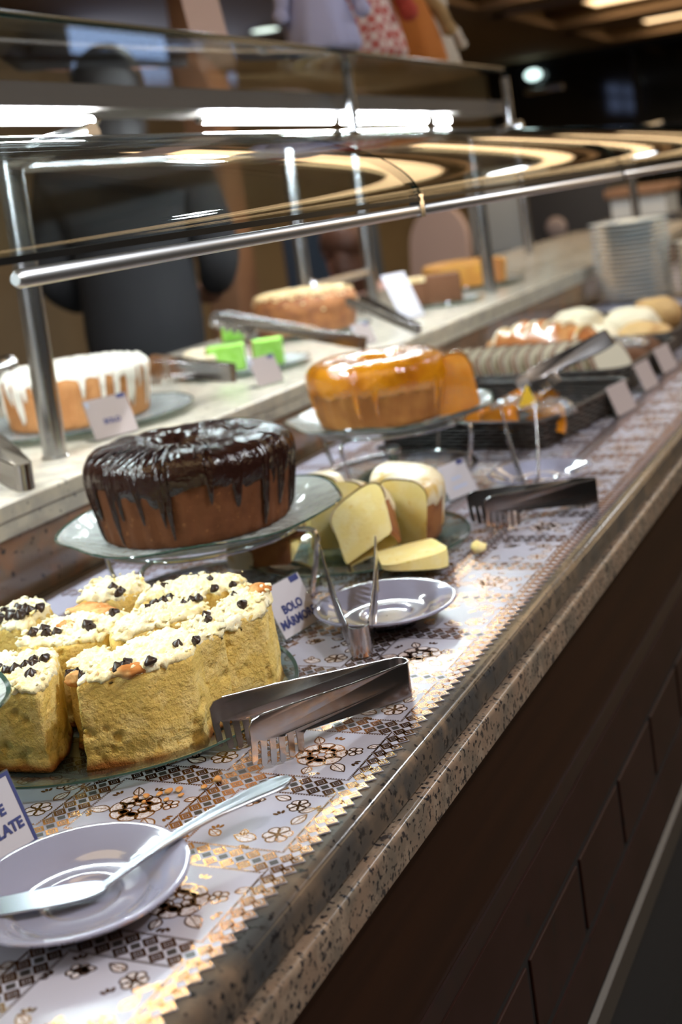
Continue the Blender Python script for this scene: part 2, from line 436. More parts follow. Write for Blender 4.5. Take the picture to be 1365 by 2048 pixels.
def prism_blob(mb, poly, z0, z1, step=.003, rad=.006, top_r=.004, amp=.001, scale=60, seed=0, mi=0, dome=0.0, slope=(0,0), bottom=True, fn=None, taper=0.0):
    """a rounded prism with a dense skin displaced by noise along its normals"""
    P = resample(round_poly(poly, rad), step); N = len(P)
    cx = sum(p[0] for p in P)/N; cy = sum(p[1] for p in P)/N
    size = max(math.hypot(p[0]-cx, p[1]-cy) for p in P)
    rings = []
    nz_ = max(2, int((z1-z0-top_r)/step))
    for i in range(nz_+1): rings.append((1.0, z0 + (z1-top_r-z0)*i/nz_))
    for k in range(1, 4):
        a = PI/2*k/4; rings.append((1-(1-math.cos(a))*top_r/size, z1-top_r+top_r*math.sin(a)))
    nc = max(3, int(size/step))
    for k in range(nc): rings.append(((1-top_r/size)*(1-k/nc), z1))
    base = len(mb.v); raw = []
    for (k, z) in rings:
        for (x, y) in P:
            f = (z-z0)/(z1-z0)
            xx = cx+(x-cx)*k*(1-taper*f); yy = cy+(y-cy)*k*(1-taper*f)
            zz = z
            zz += f*(slope[0]*(xx-cx) + slope[1]*(yy-cy)) + f*dome*(1-k*k)
            raw.append(Vector((xx, yy, zz)))
    fs = []
    for i in range(len(rings)-1):
        for k in range(N):
            fs.append((i*N+k, i*N+(k+1)%N, (i+1)*N+(k+1)%N, (i+1)*N+k))
    fs.append(tuple((len(rings)-1)*N+k for k in range(N)))
    if bottom: fs.append(tuple(reversed(range(N))))
    # displace
    bm = bmesh.new(); bv = [bm.verts.new(p) for p in raw]
    for f in fs:
        try: bm.faces.new([bv[i] for i in f])
        except ValueError: pass
    bmesh.ops.recalc_face_normals(bm, faces=bm.faces[:]); bm.normal_update()
    out = []
    for v in bv:
        d = fn(v.co, v.normal) if fn else amp*(nz(v.co, scale, seed) + .5*nz(v.co, scale*2.7, seed+5))
        q = v.co + v.normal*d
        if q.z < z0: q.z = z0
        out.append(tuple(q))
    bm.free()
    mb.add(out, fs, mi)
    return mb
def text_mesh(txt, size, bold=0.0):
    cu = bpy.data.curves.new('letters', 'FONT'); cu.body = txt; cu.size = size; cu.align_x = 'CENTER'; cu.align_y = 'CENTER'
    cu.offset = bold; cu.resolution_u = 3
    o = bpy.data.objects.new('letters', cu); col.objects.link(o)
    dg = bpy.context.evaluated_depsgraph_get()
    me = bpy.data.meshes.new_from_object(o.evaluated_get(dg))
    vs = [tuple(v.co) for v in me.vertices]; fs = [tuple(p.vertices) for p in me.polygons]
    bpy.data.objects.remove(o); bpy.data.meshes.remove(me)
    return vs, fs

# ------------------------------------------------------------------ the room
def struct(name, mb, mats, smooth=0):
    o = mb.build(name, mats, None, smooth); o['kind'] = 'structure'; return o
X0, X1, Y0, Y1, ZC_ = -4.8, 4.6, -4.0, 16.0, 2.8
struct('floor', MB().box((X0-.1, Y0-.1, -.1), (X1+.1, Y1+.1, 0)), G['floor'])
struct('wall_left', MB().box((X0-.12, Y0, 0), (X0, Y1, ZC_)), G['wall'])
struct('wall_right', MB().box((X1, Y0, 0), (X1+.12, Y1, ZC_)), G['wall_dark'])
struct('wall_near', MB().box((X0, Y0-.12, 0), (X1, Y0, ZC_)), G['wall_dark'])
struct('wall_far', MB().box((X0, Y1, 0), (X1, Y1+.12, ZC_)), G['wall_dark'])
# ceiling with four recessed trays
TRC = [-2.1, .3, 2.7, 5.2, 7.5, 9.9, 12.3, 14.7]
trays = [(c-1.25, c+.55) for c in TRC]
TX0, TX1 = -3.05, 4.4
cb = MB()
cb.box((X0, Y0, ZC_), (TX0, Y1, ZC_+.3)); cb.box((TX1, Y0, ZC_), (X1, Y1, ZC_+.3))
ys = [Y0] + [q for t in trays for q in t] + [Y1]
for i in range(0, len(ys), 2): cb.box((TX0, ys[i], ZC_), (TX1, ys[i+1], ZC_+.3))
cb.box((X0, Y0, ZC_+.16), (X1, Y1, ZC_+.3))
struct('ceiling', cb, G['ceiling'])
tb = MB()
for (a, b) in trays:
    for (p, q) in (((TX0-.02, a-.02), (TX0+.10, b+.02)), ((TX1-.10, a-.02), (TX1+.02, b+.02)), ((TX0, a-.02), (TX1, a+.10)), ((TX0, b-.10), (TX1, b+.02))):
        tb.box((p[0], p[1], ZC_-.03), (q[0], q[1], ZC_+.02))
struct('trim_1', tb, G['cove_trim'])
for i, c in enumerate(TRC):
    if abs(c-2.7) < .1: continue
    t = thing('ceiling_light', ['warm light strip in the ceiling bay behind the camera', 'warm light strip in the ceiling bay nearest the camera', '',
        'warm light strip in the third ceiling bay', 'warm light strip in the fourth ceiling bay', 'warm light strip in the fifth ceiling bay', 'warm light strip in the sixth ceiling bay',
        'bright warm light strip near the dark window wall'][i], 'ceiling light', (0, c, ZC_+.10), group='warm light strips in the ceiling bays')
    MB().box((-2.5, -.34, 0), (4.1, .34, .058)).build('diffuser', G['cove'], t, 0)
    fr = MB()
    for (p, q) in (((-2.55, -.39), (-2.5, .39)), ((4.1, -.39), (4.15, .39)), ((-2.5, -.39), (4.1, -.34)), ((-2.5, .34), (4.1, .39))):
        fr.box((p[0], p[1], -.012), (q[0], q[1], .058))
    fr.build('frame', G['cove_trim'], t, 0)
# downlights over the aisle
DOWN = [(1.25, 1.15, .09), (1.06, 3.80, .10), (.50, 6.45, .22), (.50, 9.85, .20), (-1.75, 4.4, .12), (1.9, 1.15, .09)]
DLAB = ['nearer cool downlight above the aisle beside the camera', 'cool ceiling lamp over the aisle whose reflection shines in the near glass hood', 'round cool ceiling lamp farther along the aisle', 'farthest round cool ceiling lamp over the aisle',
        'unseen cool light added behind the counter to brighten the stacked plates', 'outer cool downlight above the aisle beside the camera']
for i, (x, y, rr) in enumerate(DOWN):
    zl = ZC_-.045 if rr > .1 else ZC_-.03
    t = thing('ceiling_downlight', DLAB[i], 'ceiling light', (x, y, zl), group='cool downlights over the aisle')
    MB().lathe([(.001, .012), (rr, .012)], 40).build('lens', G['down'] if rr < .3 else G['down_big'], t, 180)
    MB().lathe([(rr, .012), (rr, -.004), (rr+.016, -.004), (rr+.02, .03), (.001, .03)], 40).build('rim', G['steel'], t)
    if i in (0, 1, 5): area_light('downlight_lamp', (x, y, zl-.02), .15, .15, DOWN_POWER, (.92, .96, 1.0))
    if i == 4: area_light('downlight_lamp', (x, y, zl-.02), .2, .2, 30, (.92, .96, 1.0))  # added light, brightens the stacked plates from the left
wl = thing('reflection_light', 'unseen warm glowing panel added on the right wall for the hood reflections', 'added light', (X1-.03, 13.4, 1.2))
MB().box((-.02, -1.3, 0), (.02, 1.3, 1.4)).build('panel', G['cove'], wl, 0)  # added glow out of view, for the curved hood to mirror
# night window on the far wall
wb = MB().box((-4.5, Y1-.03, .5), (4.3, Y1-.012, 2.74))
struct('window_1', wb, G['night'])
fb = MB()
for x in (-4.5, -2.9, -1.4, .1, 1.6, 3.1, 4.25): fb.box((x-.04, Y1-.09, .45), (x+.04, Y1-.03, 2.76))
for z in (.45, 1.72, 2.72): fb.box((-4.55, Y1-.085, z), (4.3, Y1-.03, z+.07))
struct('trim_2', fb, G['frame_dark'])

# ------------------------------------------------------------------ the buffet counter
CY0, CY1 = -1.0, 6.4
ct = thing('buffet_counter', 'long brown panelled buffet counter with a speckled granite top and raised granite shelf', 'counter', (0, 0, 0))
def profile_bar(prof, y0, y1, n=2):
    """closed (x,z) outline swept along y"""
    mb = MB(); P = len(prof)
    vs = [(x, y0, z) for x, z in prof] + [(x, y1, z) for x, z in prof]
    tri = [tuple(t) for t in tessellate_polygon([[Vector((x, z, 0)) for x, z in prof]])]
    fs = [(i, (i+1)%P, (i+1)%P+P, i+P) for i in range(P)] + tri + [tuple(q+P for q in t) for t in tri]
    return mb.add(vs, fs)
def nose(x, z0, z1, r, back):
    pts = [(back, z0), (x-r*.4, z0)]
    for k in range(7):
        a = -PI/2 + PI/2*k/6
    pts += [(x, z0+r*.4)]
    for k in range(7):
        a = PI/2*k/6; pts.append((x-r+r*math.cos(a), z1-r+r*math.sin(a)))
    pts.append((back, z1)); return pts
profile_bar(nose(.034, .8695, .9, .010, -1.3), CY0, CY1).build('countertop', G['granite'], ct, 40)
profile_bar(nose(.042, .838, .869, .005, -.2), CY0, CY1).build('granite_apron', G['granite_pale'], ct, 40)
profile_bar([(-1.28, .42), (.026, .42), (.026, .8375), (-1.28, .8375)], CY0, CY1).build('front_panel', G['laminate'], ct, 0)
profile_bar([(.0262, .679), (.0285, .679), (.0285, .700), (.0262, .700)], CY0, CY1).build('inlay_strip', G['inlay'], ct, 0)
tp = MB()
tp.box((.0262, CY0, .612), (.030, CY1, .677))
y = 1.08 - .1845*8
while y < CY1-.2:
    tp.rbox((.0262, y+.006, .522), (.0305, y+.1785, .602), .0015); y += .1845
tp.box((.0262, CY0, .445), (.030, CY1, .510))
tp.build('tile_band', G['tile'], ct, 0)
profile_bar([(.0262, .435), (.0275, .435), (.0275, .69), (.0262, .69)], CY0, CY1).build('tile_grout', G['groove'], ct, 0)
profile_bar([(.0262, .40), (.034, .40), (.034, .432), (.0262, .436)], CY0, CY1).build('skirting', G['skirt'], ct, 0)
MB().box((-1.2, CY0+.05, 0), (-.06, CY1-.05, .42)).build('plinth', G['black'], ct, 0)
LX, LZ = -.62, 1.030
profile_bar(nose(LX, 1.0075, LZ, .004, -1.3), CY0, CY1).build('shelf_slab', G['granite_white'], ct, 40)
profile_bar(nose(LX-.004, .985, 1.007, .003, -1.3), CY0, CY1).build('shelf_under_slab', G['granite_white'], ct, 40)
profile_bar([(-1.28, .9003), (LX-.012, .9003), (LX-.012, .985), (-1.28, .985)], CY0, CY1).build('shelf_riser', G['riser'], ct, 0)

# ------------------------------------------------------------------ the printed tablecloth
PT = .10757; SC = PT/8; CL0 = .5901; ZB = .9004
ZC = .9012
cl = MB()
CX = -.608
# sheet, with its saw-toothed front edge
nrow0, nrow1 = -13, 46
ya, yb = CL0+nrow0*PT, CL0+nrow1*PT
cl.box((CX, ya, ZB), (SC, yb, ZC))
k = 0
while ya + (k+1)*SC <= yb + 1e-6:
    y = ya + k*SC
    vs = [(SC, y, ZC), (SC, y+SC, ZC), (SC*1.56, y+SC/2, ZC-.0002), (SC, y, ZB), (SC, y+SC, ZB), (SC*1.56, y+SC/2, ZB)]
    cl.add(vs, [(0, 2, 1), (3, 4, 5), (0, 3, 5, 2), (2, 5, 4, 1)]); k += 1
E1 = ZC + .00018
def quad(a, b, c, d, mi): cl.add([(p[0], p[1], E1) for p in (a, b, c, d)], [(0, 1, 2, 3)], mi)
def ribbon(pts, w, mi, closed=False, dz=0.0):
    w = w*1.35
    N = len(pts); L = []; Rr = []
    for i, p in enumerate(pts):
        a = pts[i-1] if (i or closed) else p; b = pts[(i+1)%N] if (i < N-1 or closed) else p
        tx, ty = b[0]-a[0], b[1]-a[1]; l = math.hypot(tx, ty) or 1
        nx, ny = -ty/l*w/2, tx/l*w/2
        L.append((p[0]+nx, p[1]+ny, E1+dz)); Rr.append((p[0]-nx, p[1]-ny, E1+dz))
    fs = [(i, (i+1)%N, N+(i+1)%N, N+i) for i in range(N if closed else N-1)]
    cl.add(L+Rr, fs, mi)
def fill(pts, mi, dz=-.00006):
    c = (sum(p[0] for p in pts)/len(pts), sum(p[1] for p in pts)/len(pts))
    N = len(pts)
    cl.add([(p[0], p[1], E1+dz) for p in pts]+[(c[0], c[1], E1+dz)], [(i, (i+1)%N, N) for i in range(N)], mi)
def diamond(cx, cy, lod):
    h = SC/2
    o, i, q = h*.96, h*.54, h*.42
    D = [(1,0),(0,1),(-1,0),(0,-1)]
    for k in range(4):
        a, b = D[k], D[(k+1)%4]
        quad((cx+a[0]*o, cy+a[1]*o), (cx+b[0]*o, cy+b[1]*o), (cx+b[0]*i, cy+b[1]*i), (cx+a[0]*i, cy+a[1]*i), 1)
        if lod: quad((cx+a[0]*q, cy+a[1]*q), (cx+b[0]*q, cy+b[1]*q), (cx+b[0]*q*.45, cy+b[1]*q*.45), (cx+a[0]*q*.45, cy+a[1]*q*.45), 1)
    if lod: quad(*[(cx+d[0]*q*.28, cy+d[1]*q*.28) for d in D], 1)
def tri_foil(cx, cy, dx, dy):
    h = SC/2*.8
    if dx: pts = [(cx, cy-h), (cx+dx*h, cy), (cx, cy+h)]
    else: pts = [(cx-h, cy), (cx, cy+dy*h), (cx+h, cy)]
    ribbon(pts, .0011, 1, True)
def hole(cx, cy):
    h = SC/2*.62
    cl.add([(cx+h, cy, E1), (cx, cy+h, E1), (cx-h, cy, E1), (cx, cy-h, E1)], [(0, 1, 2, 3)], 2)
rf = random.Random(4)
def petal(cx, cy, ang, ln, wd, tip=.5, n=11, net=True, w=.00085):
    pts = []
    for k in range(2*n):
        t = 2*PI*k/(2*n)
        u = (1-math.cos(t))/2; s_ = math.sin(t)*(wd/2)*(1-.35*(u-.5)*tip*2)
        pts.append((cx+math.cos(ang)*u*ln - math.sin(ang)*s_, cy+math.sin(ang)*u*ln + math.cos(ang)*s_))
    if net: fill(pts, 3)
    ribbon(pts, w, 1, True)
def leaf(cx, cy, ang, ln, wd):
    n = 9; L = []; Rr = []
    for k in range(n+1):
        u = k/n; s_ = math.sin(PI*u**.8)*wd/2
        L.append((cx+math.cos(ang)*u*ln-math.sin(ang)*s_, cy+math.sin(ang)*u*ln+math.cos(ang)*s_))
        Rr.append((cx+math.cos(ang)*u*ln+math.sin(ang)*s_, cy+math.sin(ang)*u*ln-math.cos(ang)*s_))
    pts = L + Rr[-2:0:-1]
    fill(pts, 3); ribbon(pts, .0008, 1, True)
    ribbon([(cx+math.cos(ang)*u*ln, cy+math.sin(ang)*u*ln) for u in (0, .5, .95)], .0005, 1)
def sprig(cx, cy, ang, ln):
    for k, d in enumerate((-.55, 0, .55)):
        a = ang + d
        p = (cx+math.cos(a)*ln*.35, cy+math.sin(a)*ln*.35)
        fill([(p[0]+math.cos(a)*ln*.6*math.cos(t)*.5-math.sin(a)*ln*.16*math.sin(t)+math.cos(a)*ln*.3, p[1]+math.sin(a)*ln*.6*math.cos(t)*.5+math.cos(a)*ln*.16*math.sin(t)+math.sin(a)*ln*.3) for t in [2*PI*j/8 for j in range(8)]], 1, 0)
def small_flower(cx, cy, r, n=5, a0=0.0):
    for k in range(n): petal(cx+math.cos(a0+2*PI*k/n)*r*.18, cy+math.sin(a0+2*PI*k/n)*r*.18, a0+2*PI*k/n, r*.82, r*.75, -.5, 8)
    fill([(cx+r*.24*math.cos(2*PI*j/10), cy+r*.24*math.sin(2*PI*j/10)) for j in range(10)], 1, .00005)
def peony(cx, cy, rot):
    c = lambda a: a+rot
    def pt(x, y): return (cx+x*math.cos(rot)-y*math.sin(rot), cy+x*math.sin(rot)+y*math.cos(rot))
    for a, r0, ln, wd in [(-.3, .008, .011, .013), (.5, .008, .011, .012), (1.25, .008, .010, .012), (2.0, .008, .010, .012), (2.75, .008, .011, .012), (3.5, .008, .011, .013), (4.3, .006, .012, .013), (5.1, .006, .012, .013)]:
        p = pt(math.cos(a)*r0*.9, math.sin(a)*r0*.9); petal(p[0], p[1], c(a), ln, wd, -.6)
    for a in (.1, 1.1, 2.1, 3.1, 4.2, 5.3):
        p = pt(math.cos(a)*.003, math.sin(a)*.003); petal(p[0], p[1], c(a), .0085, .0085, -.4, 8)
    for q, a, ln, wd in [((.017, -.008), -.4, .016, .009), ((-.016, -.009), 3.5, .016, .009), ((-.012, .013), 2.4, .013, .007), ((.004, -.018), -1.2, .011, .007)]:
        p = pt(*q); leaf(p[0], p[1], c(a), ln, wd)
    p = pt(.019, .013); small_flower(p[0], p[1], .0062, 5, rot)
    p = pt(.024, .021); leaf(p[0], p[1], c(.9), .010, .006)
    for q, a in [((-.022, -.016), 3.9), ((-.024, .008), 2.9), ((.027, -.001), 0), ((-.004, .021), 1.7), ((.012, -.021), -1.0)]:
        p = pt(*q); sprig(p[0], p[1], c(a), .0075)
def wreath(cx, cy, rot):
    def pt(x, y): return (cx+x*math.cos(rot)-y*math.sin(rot), cy+x*math.sin(rot)+y*math.cos(rot))
    for q, r in [((.021, -.016), .0095), ((.017, .020), .0075)]:
        p = pt(*q); small_flower(p[0], p[1], r, 6, rot+.3)
    for q, a, ln, wd in [((.024, -.003), 1.3, .014, .008), ((.010, -.024), 3.0, .017, .010), ((.021, .012), .6, .012, .006), ((.008, .026), 2.9, .013, .007), ((-.016, -.024), 2.6, .012, .007), ((.0, -.021), 2.0, .008, .005), ((-.009, .024), 3.5, .014, .006)]:
        p = pt(*q); leaf(p[0], p[1], rot+a, ln, wd)
    p = pt(-.018, .02); small_flower(p[0], p[1], .0065, 5, rot)
    for q, a in [((.029, .016), .6), ((.012, .006), 2.4), ((.008, -.029), -1.8), ((-.021, -.018), 2.0), ((-.028, .012), 3.0), ((-.022, .027), 2.2)]:
        p = pt(*q); sprig(p[0], p[1], rot+a, .0075)
for n in range(-6, nrow1):
    y1 = CL0 + n*PT; yc_band = y1                     # panel ends at y1, the band lies above it
    near = n < 20
    for ccol in range(-1, 6):
        xr = -ccol*PT                                   # panel right edge
        # lattice: band of two cells to the right of each panel column, and above each panel
        for gi in range(8):
            for gj in range(8):
                inx = gi < 2; iny = gj < 2
                cx = xr + SC*(gi+.5); cy = y1 + SC*(gj+.5)
                if gi >= 2: cx -= PT
                if ccol == -1 and not (gi < 2): continue
                if ccol == -1: continue
                if not (inx or iny): continue
                if cx < CX+SC or (cx > SC): continue
                if n > 28: continue
                diamond(cx, cy, near)
        if ccol >= 0 and n <= 28:
            for gj in range(8):                          # openings and white nodes in the middle of the bands
                if ccol > 0: hole(xr+SC, y1+SC*gj)
                if not (ccol == 5): hole(xr-PT+SC*(gj+2), y1+SC) if gj < 7 else None
            for gj in range(1, 8):
                tri_foil(xr+.0002, y1+SC*gj+SC, 1, 0) if gj > 1 else None
        if ccol >= 0 and xr-SC*6 > CX:
            # stitched border and flowers of the panel
            pc = (xr-SC*3, y1-SC*3)
            hw = SC*3
            x0, x1_, y0_, y1_ = xr-SC*6+.0006, xr-.0006, y1-SC*6+.0006, y1-.0006
            if n < 26:
                step = .0023
                m_ = int((x1_-x0)/step)
                for k in range(m_):
                    for yy in (y0_, y1_): quad((x0+k*step, yy-.0006), (x0+k*step+.0013, yy-.0006), (x0+k*step+.0013, yy+.0006), (x0+k*step, yy+.0006), 1)
                    for xx in (x0, x1_): quad((xx-.0006, y0_+k*step), (xx+.0006, y0_+k*step), (xx+.0006, y0_+k*step+.0013), (xx-.0006, y0_+k*step+.0013), 1)
                ribbon([(x0-.0012, y0_-.0012), (x1_+.0012, y0_-.0012), (x1_+.0012, y1_+.0012), (x0-.0012, y1_+.0012)], .0006, 1, True)
                v0 = len(cl.v)
                if (n+ccol) % 2: peony(pc[0]-.001, pc[1]-.002, -.25)
                else: wreath(pc[0], pc[1], 0)
                for q in range(v0, len(cl.v)):
                    a_ = cl.v[q]; cl.v[q] = (pc[0]+(a_[0]-pc[0])*1.17, pc[1]+(a_[1]-pc[1])*1.17, a_[2])
# saw teeth: one foil diamond on each
k = 0
while ya + (k+1)*SC <= CL0+28*PT:
    y = ya + k*SC + SC/2
    cx, h = SC*1.05, SC/2
    D = [(1,0),(0,1),(-1,0),(0,-1)]
    for q in range(4):
        a, b = D[q], D[(q+1)%4]
        quad((cx+a[0]*h*.9, y+a[1]*h*.9), (cx+b[0]*h*.9, y+b[1]*h*.9), (cx+b[0]*h*.55, y+b[1]*h*.55), (cx+a[0]*h*.55, y+a[1]*h*.55), 1)
    quad(*[(cx+d[0]*h*.36, y+d[1]*h*.36) for d in D], 1)
    k += 1
tcl = cl.build('tablecloth', [G['cloth'], G['foil'], G['hole'], G['net']], None, 0, recalc=False)
tag(tcl, 'white vinyl tablecloth printed with copper foil flowers and diamond lace on the counter', 'tablecloth')
ZT = ZC + .0006           # things stand on the cloth
# ------------------------------------------------------------------ the sneeze guard
sg = thing('sneeze_guard', 'steel and glass sneeze guard with a curved glass hood and lit top shelf', 'sneeze guard', (-.744, 1.458, LZ))
def part(mb, name, mats, parent, smooth=35, recalc=True):
    o = mb.build(name, mats, parent, smooth, recalc=recalc)
    w = Vector((0, 0, 0)); p = parent
    while p: w += p.location; p = p.parent
    o.location = -w
    return o
def post(x, y, top, r=.018):
    mb = MB().tube([(x, y, LZ+.0005), (x, y, top)], r, 24)
    mb.sphere((x, y, top), r*1.02, 16)
    mb.lathe([(r*1.12, LZ+.0004), (r*1.12, LZ+.003), (r*1.02, LZ+.004)], 24, T=Matrix.Translation((x, y, 0)))
    return part(mb, 'post', G['steel'], sg, 60)
FY = (-.45, 1.458, 3.44, 5.4)
for y in FY: post(-.744, y, 1.462)
for y in (-.02, 1.458, 3.0, 3.42, 5.0): post(-1.1, y, 1.50)
for y in FY:
    part(MB().tube([(-.744, y, 1.462), (-.66, y, 1.472), (-.592, y, 1.480)], [.017, .016, .0155], 20), 'arm', G['steel'], sg, 60)
for (a, b) in ((.0, 1.44), (1.48, 2.98), (3.02, 3.40), (3.44, 4.98)):
    part(MB().tube([(-1.1, a, 1.487), (-1.1, b, 1.487)], .0125, 16), 'back_tube', G['steel'], sg, 60)
mb = MB().tube([(-1.1, 3.03, 1.128), (-1.1, 3.40, 1.128)], .011, 14); mb.sphere((-1.1, 3.04, 1.128), .019, 14)
part(mb, 'low_tube', G['steel'], sg, 60)
mb = MB().tube([(-1.1, .02, 1.13), (-1.1, 1.80, 1.13)], .011, 14); mb.sphere((-1.1, 1.80, 1.13), .02, 14)
part(mb, 'low_tube', G['steel'], sg, 60)
GP = [(-.668, .325), (.331, 1.329), (1.335, 2.327), (2.333, 3.325), (3.331, 4.33), (4.336, 5.33)]
def hood_pt(t): return (-.600+.52*math.sin(t), 1.330+.128*math.cos(t))
for (a, b) in GP:
    mb = MB(); n = 40; th = .005
    prof = [hood_pt(PI/2*k/n) for k in range(n+1)]
    prof = [(-.70, 1.4585)] + prof
    nrm = []
    for i in range(len(prof)):
        p, q = prof[max(i-1, 0)], prof[min(i+1, len(prof)-1)]
        d = Vector((q[0]-p[0], q[1]-p[1])).normalized(); nrm.append((-d.y, d.x))
    O = [(p[0]+w[0]*th/2, p[1]+w[1]*th/2) for p, w in zip(prof, nrm)]
    I = [(p[0]-w[0]*th/2, p[1]-w[1]*th/2) for p, w in zip(prof, nrm)]
    L = len(prof); vs = []
    for y in (a, b):
        vs += [(x, y, z) for x, z in O] + [(x, y, z) for x, z in I]
    fs = []; 
    for i in range(L-1):
        fs.append((i, i+1, 2*L+i+1, 2*L+i)); fs.append((L+i, 3*L+i, 3*L+i+1, L+i+1))
    mb.add(vs, fs, 0)
    ed = [(L-1, 2*L-1, 4*L-1, 3*L-1), (0, 2*L, 3*L, L)] + [(i, L+i, L+i+1, i+1) for i in range(L-1)] + [(2*L+i, 2*L+i+1, 3*L+i+1, 3*L+i) for i in range(L-1)]
    mb.add(vs, ed, 1)
    part(mb, 'glass_hood', [G['glass'], G['glass_edge']], sg, 60)
for i, (a, b) in enumerate(GP):
    a2 = .645 if i == 1 else a+.012
    mb = MB().tube([(-.083, a2-.004, 1.3185), (-.083, a2, 1.3185), (-.083, b-.004, 1.3185)], [.004, .0062, .0062], 16)
    part(mb, 'edge_rail', G['aluminium'], sg, 60)
    part(MB().box((-.0835, a, 1.3285), (-.0765, b, 1.3335)), 'edge_seal', G['seal'], sg)
    part(MB().box((-.0895, b-.004, 1.311), (-.0765, b+.008, 1.336)), 'clip', G['chrome'], sg)
part(MB().rbox((-1.15, -.9, 1.628), (-.600, 3.36, 1.637), .001, 0), 'top_shelf', [G['shelf_glass']], sg)
part(MB().rbox((-.6005, -.9, 1.6275), (-.5975, 3.36, 1.6375), .0008), 'shelf_edge', [G['glass_edge']], sg)
lh = part(MB().box((-.80, -.9, 1.530), (-.690, 3.62, 1.566)), 'light_housing', G['led_house'], sg)
for y in (2.47, 3.55, .75, -.8):
    part(MB().tube([(-.66, y, 1.487), (-.66, y, 1.628)], .0115, 14), 'shelf_support', G['steel'], sg, 60)
for (a, b) in ((-.86, -.26), (-.22, .38), (.42, 1.02), (1.06, 1.64), (1.97, 2.50), (2.545, 3.05), (3.12, 3.22)):
    part(MB().tube([(-.725, a, 1.516), (-.725, b, 1.516)], .0058, 14), 'lamp_tube', G['led'], lh, 60)
    for (p, q) in ((a-.016, a-.0005), (b+.0005, b+.016)):
        part(MB().tube([(-.725, p, 1.516), (-.725, q, 1.516)], .0064, 12), 'lamp_cap', G['steel'], lh)

# ------------------------------------------------------------------ the dining room behind
def boxthing(name, label, cat, lo, hi, mt, r=.01):
    t = thing(name, label, cat, ((lo[0]+hi[0])/2, (lo[1]+hi[1])/2, lo[2]))
    part(MB().rbox(lo, hi, r), 'body', mt, t)
    return t
wm = MB().rbox((-3.26, 6.0, 0), (-3.06, 6.22, ZC_-.002), .01)
struct('trim_3', wm, G['wood_col'], 35)
t = boxthing('equipment_cabinet', 'low blue-grey cabinet beside the tan column', 'cabinet', (-2.92, 6.3, 0), (-2.50, 6.7, 1.22), G['blue_panel'])
part(MB().box((-2.90, 6.292, .06), (-2.715, 6.3, 1.18)), 'door', G['blue_panel'], t); part(MB().box((-2.705, 6.292, .06), (-2.52, 6.3, 1.18)), 'door', G['blue_panel'], t)
t = boxthing('upright_fridge', 'tall white fridge standing behind the steel posts', 'fridge', (-2.40, 8.0, 0), (-2.02, 8.6, 1.42), G['white_door'])
part(MB().rbox((-2.395, 7.97, .88), (-2.025, 7.998, 1.40), .006), 'door', G['white_door'], t)
part(MB().rbox((-2.395, 7.97, .05), (-2.025, 7.998, .865), .006), 'door', G['white_door'], t)
t = boxthing('coffee_machine_stand', 'dark grey cabinet right of the white fridge', 'cabinet', (-1.98, 7.9, 0), (-1.45, 8.5, 1.36), G['grey_panel'])
part(MB().sphere((-1.80, 7.87, 1.0), .07, 14, sc=(1, .4, 1)), 'dial', G['card_pink'], t)
t = boxthing('serving_cabinet', 'dark serving cabinet with a copper brown top behind the plates', 'cabinet', (-1.22, 6.6, 0), (-.80, 7.0, 1.06), G['grey_panel'])
part(MB().rbox((-1.16, 6.58, 1.17), (-.84, 7.0, 1.215), .008), 'upper_board', G['wood_col'], t)
part(MB().box((-1.14, 6.62, 1.0605), (-.86, 6.96, 1.169)), 'light_panel', G['white_plate'], t)
# window high on the left wall
wb = MB().box((-4.795, 7.2, 2.28), (-4.785, 8.38, 2.52)).box((-4.795, 8.44, 2.28), (-4.785, 9.4, 2.52)).box((-4.795, 7.2, 2.57), (-4.785, 8.38, 2.76)).box((-4.795, 8.44, 2.57), (-4.785, 9.4, 2.76))
struct('window_2', wb, G['window_glow'])
struct('trim_4', MB().box((-4.795, 4.0, 2.52), (-4.74, 11.0, 2.57)).box((-4.795, 8.38, 2.2), (-4.75, 8.44, 2.78)), G['brown_plush'])
t = thing('lamp_reflection', 'small white glow standing for a lamp reflected in the dark far window', 'reflection', (-4.14, 15.84, 2.60))  # glow and strip stand in for reflections in the window glass
part(MB().sphere((-4.14, 15.84, 2.60), .085, 16, sc=(1.25, .5, .8)), 'reflected_lamp', emit_mat('reflection_glow', (.75, 1.0, .95), 3.0), t)
part(MB().rbox((-4.28, 15.85, 2.36), (-3.78, 15.9, 2.44), .01), 'reflected_strip', G['steel'], t)
t = thing('ceiling_downlight', 'pale green-white downlight seen just above the shelf edge', 'ceiling light', (-4.3, 9.1, 2.77))
part(MB().lathe([(.001, 2.772), (.11, 2.772), (.11, 2.79)], 20, T=Matrix.Translation((-4.3, 9.1, 0))), 'lens', emit_mat('pale_lamp_glow', (.85, 1.0, .88), 2.5), t)
part(MB().lathe([(.112, 2.79), (.112, 2.766), (.135, 2.772), (.135, 2.799)], 20, T=Matrix.Translation((-4.3, 9.1, 0))), 'rim', G['steel'], t)

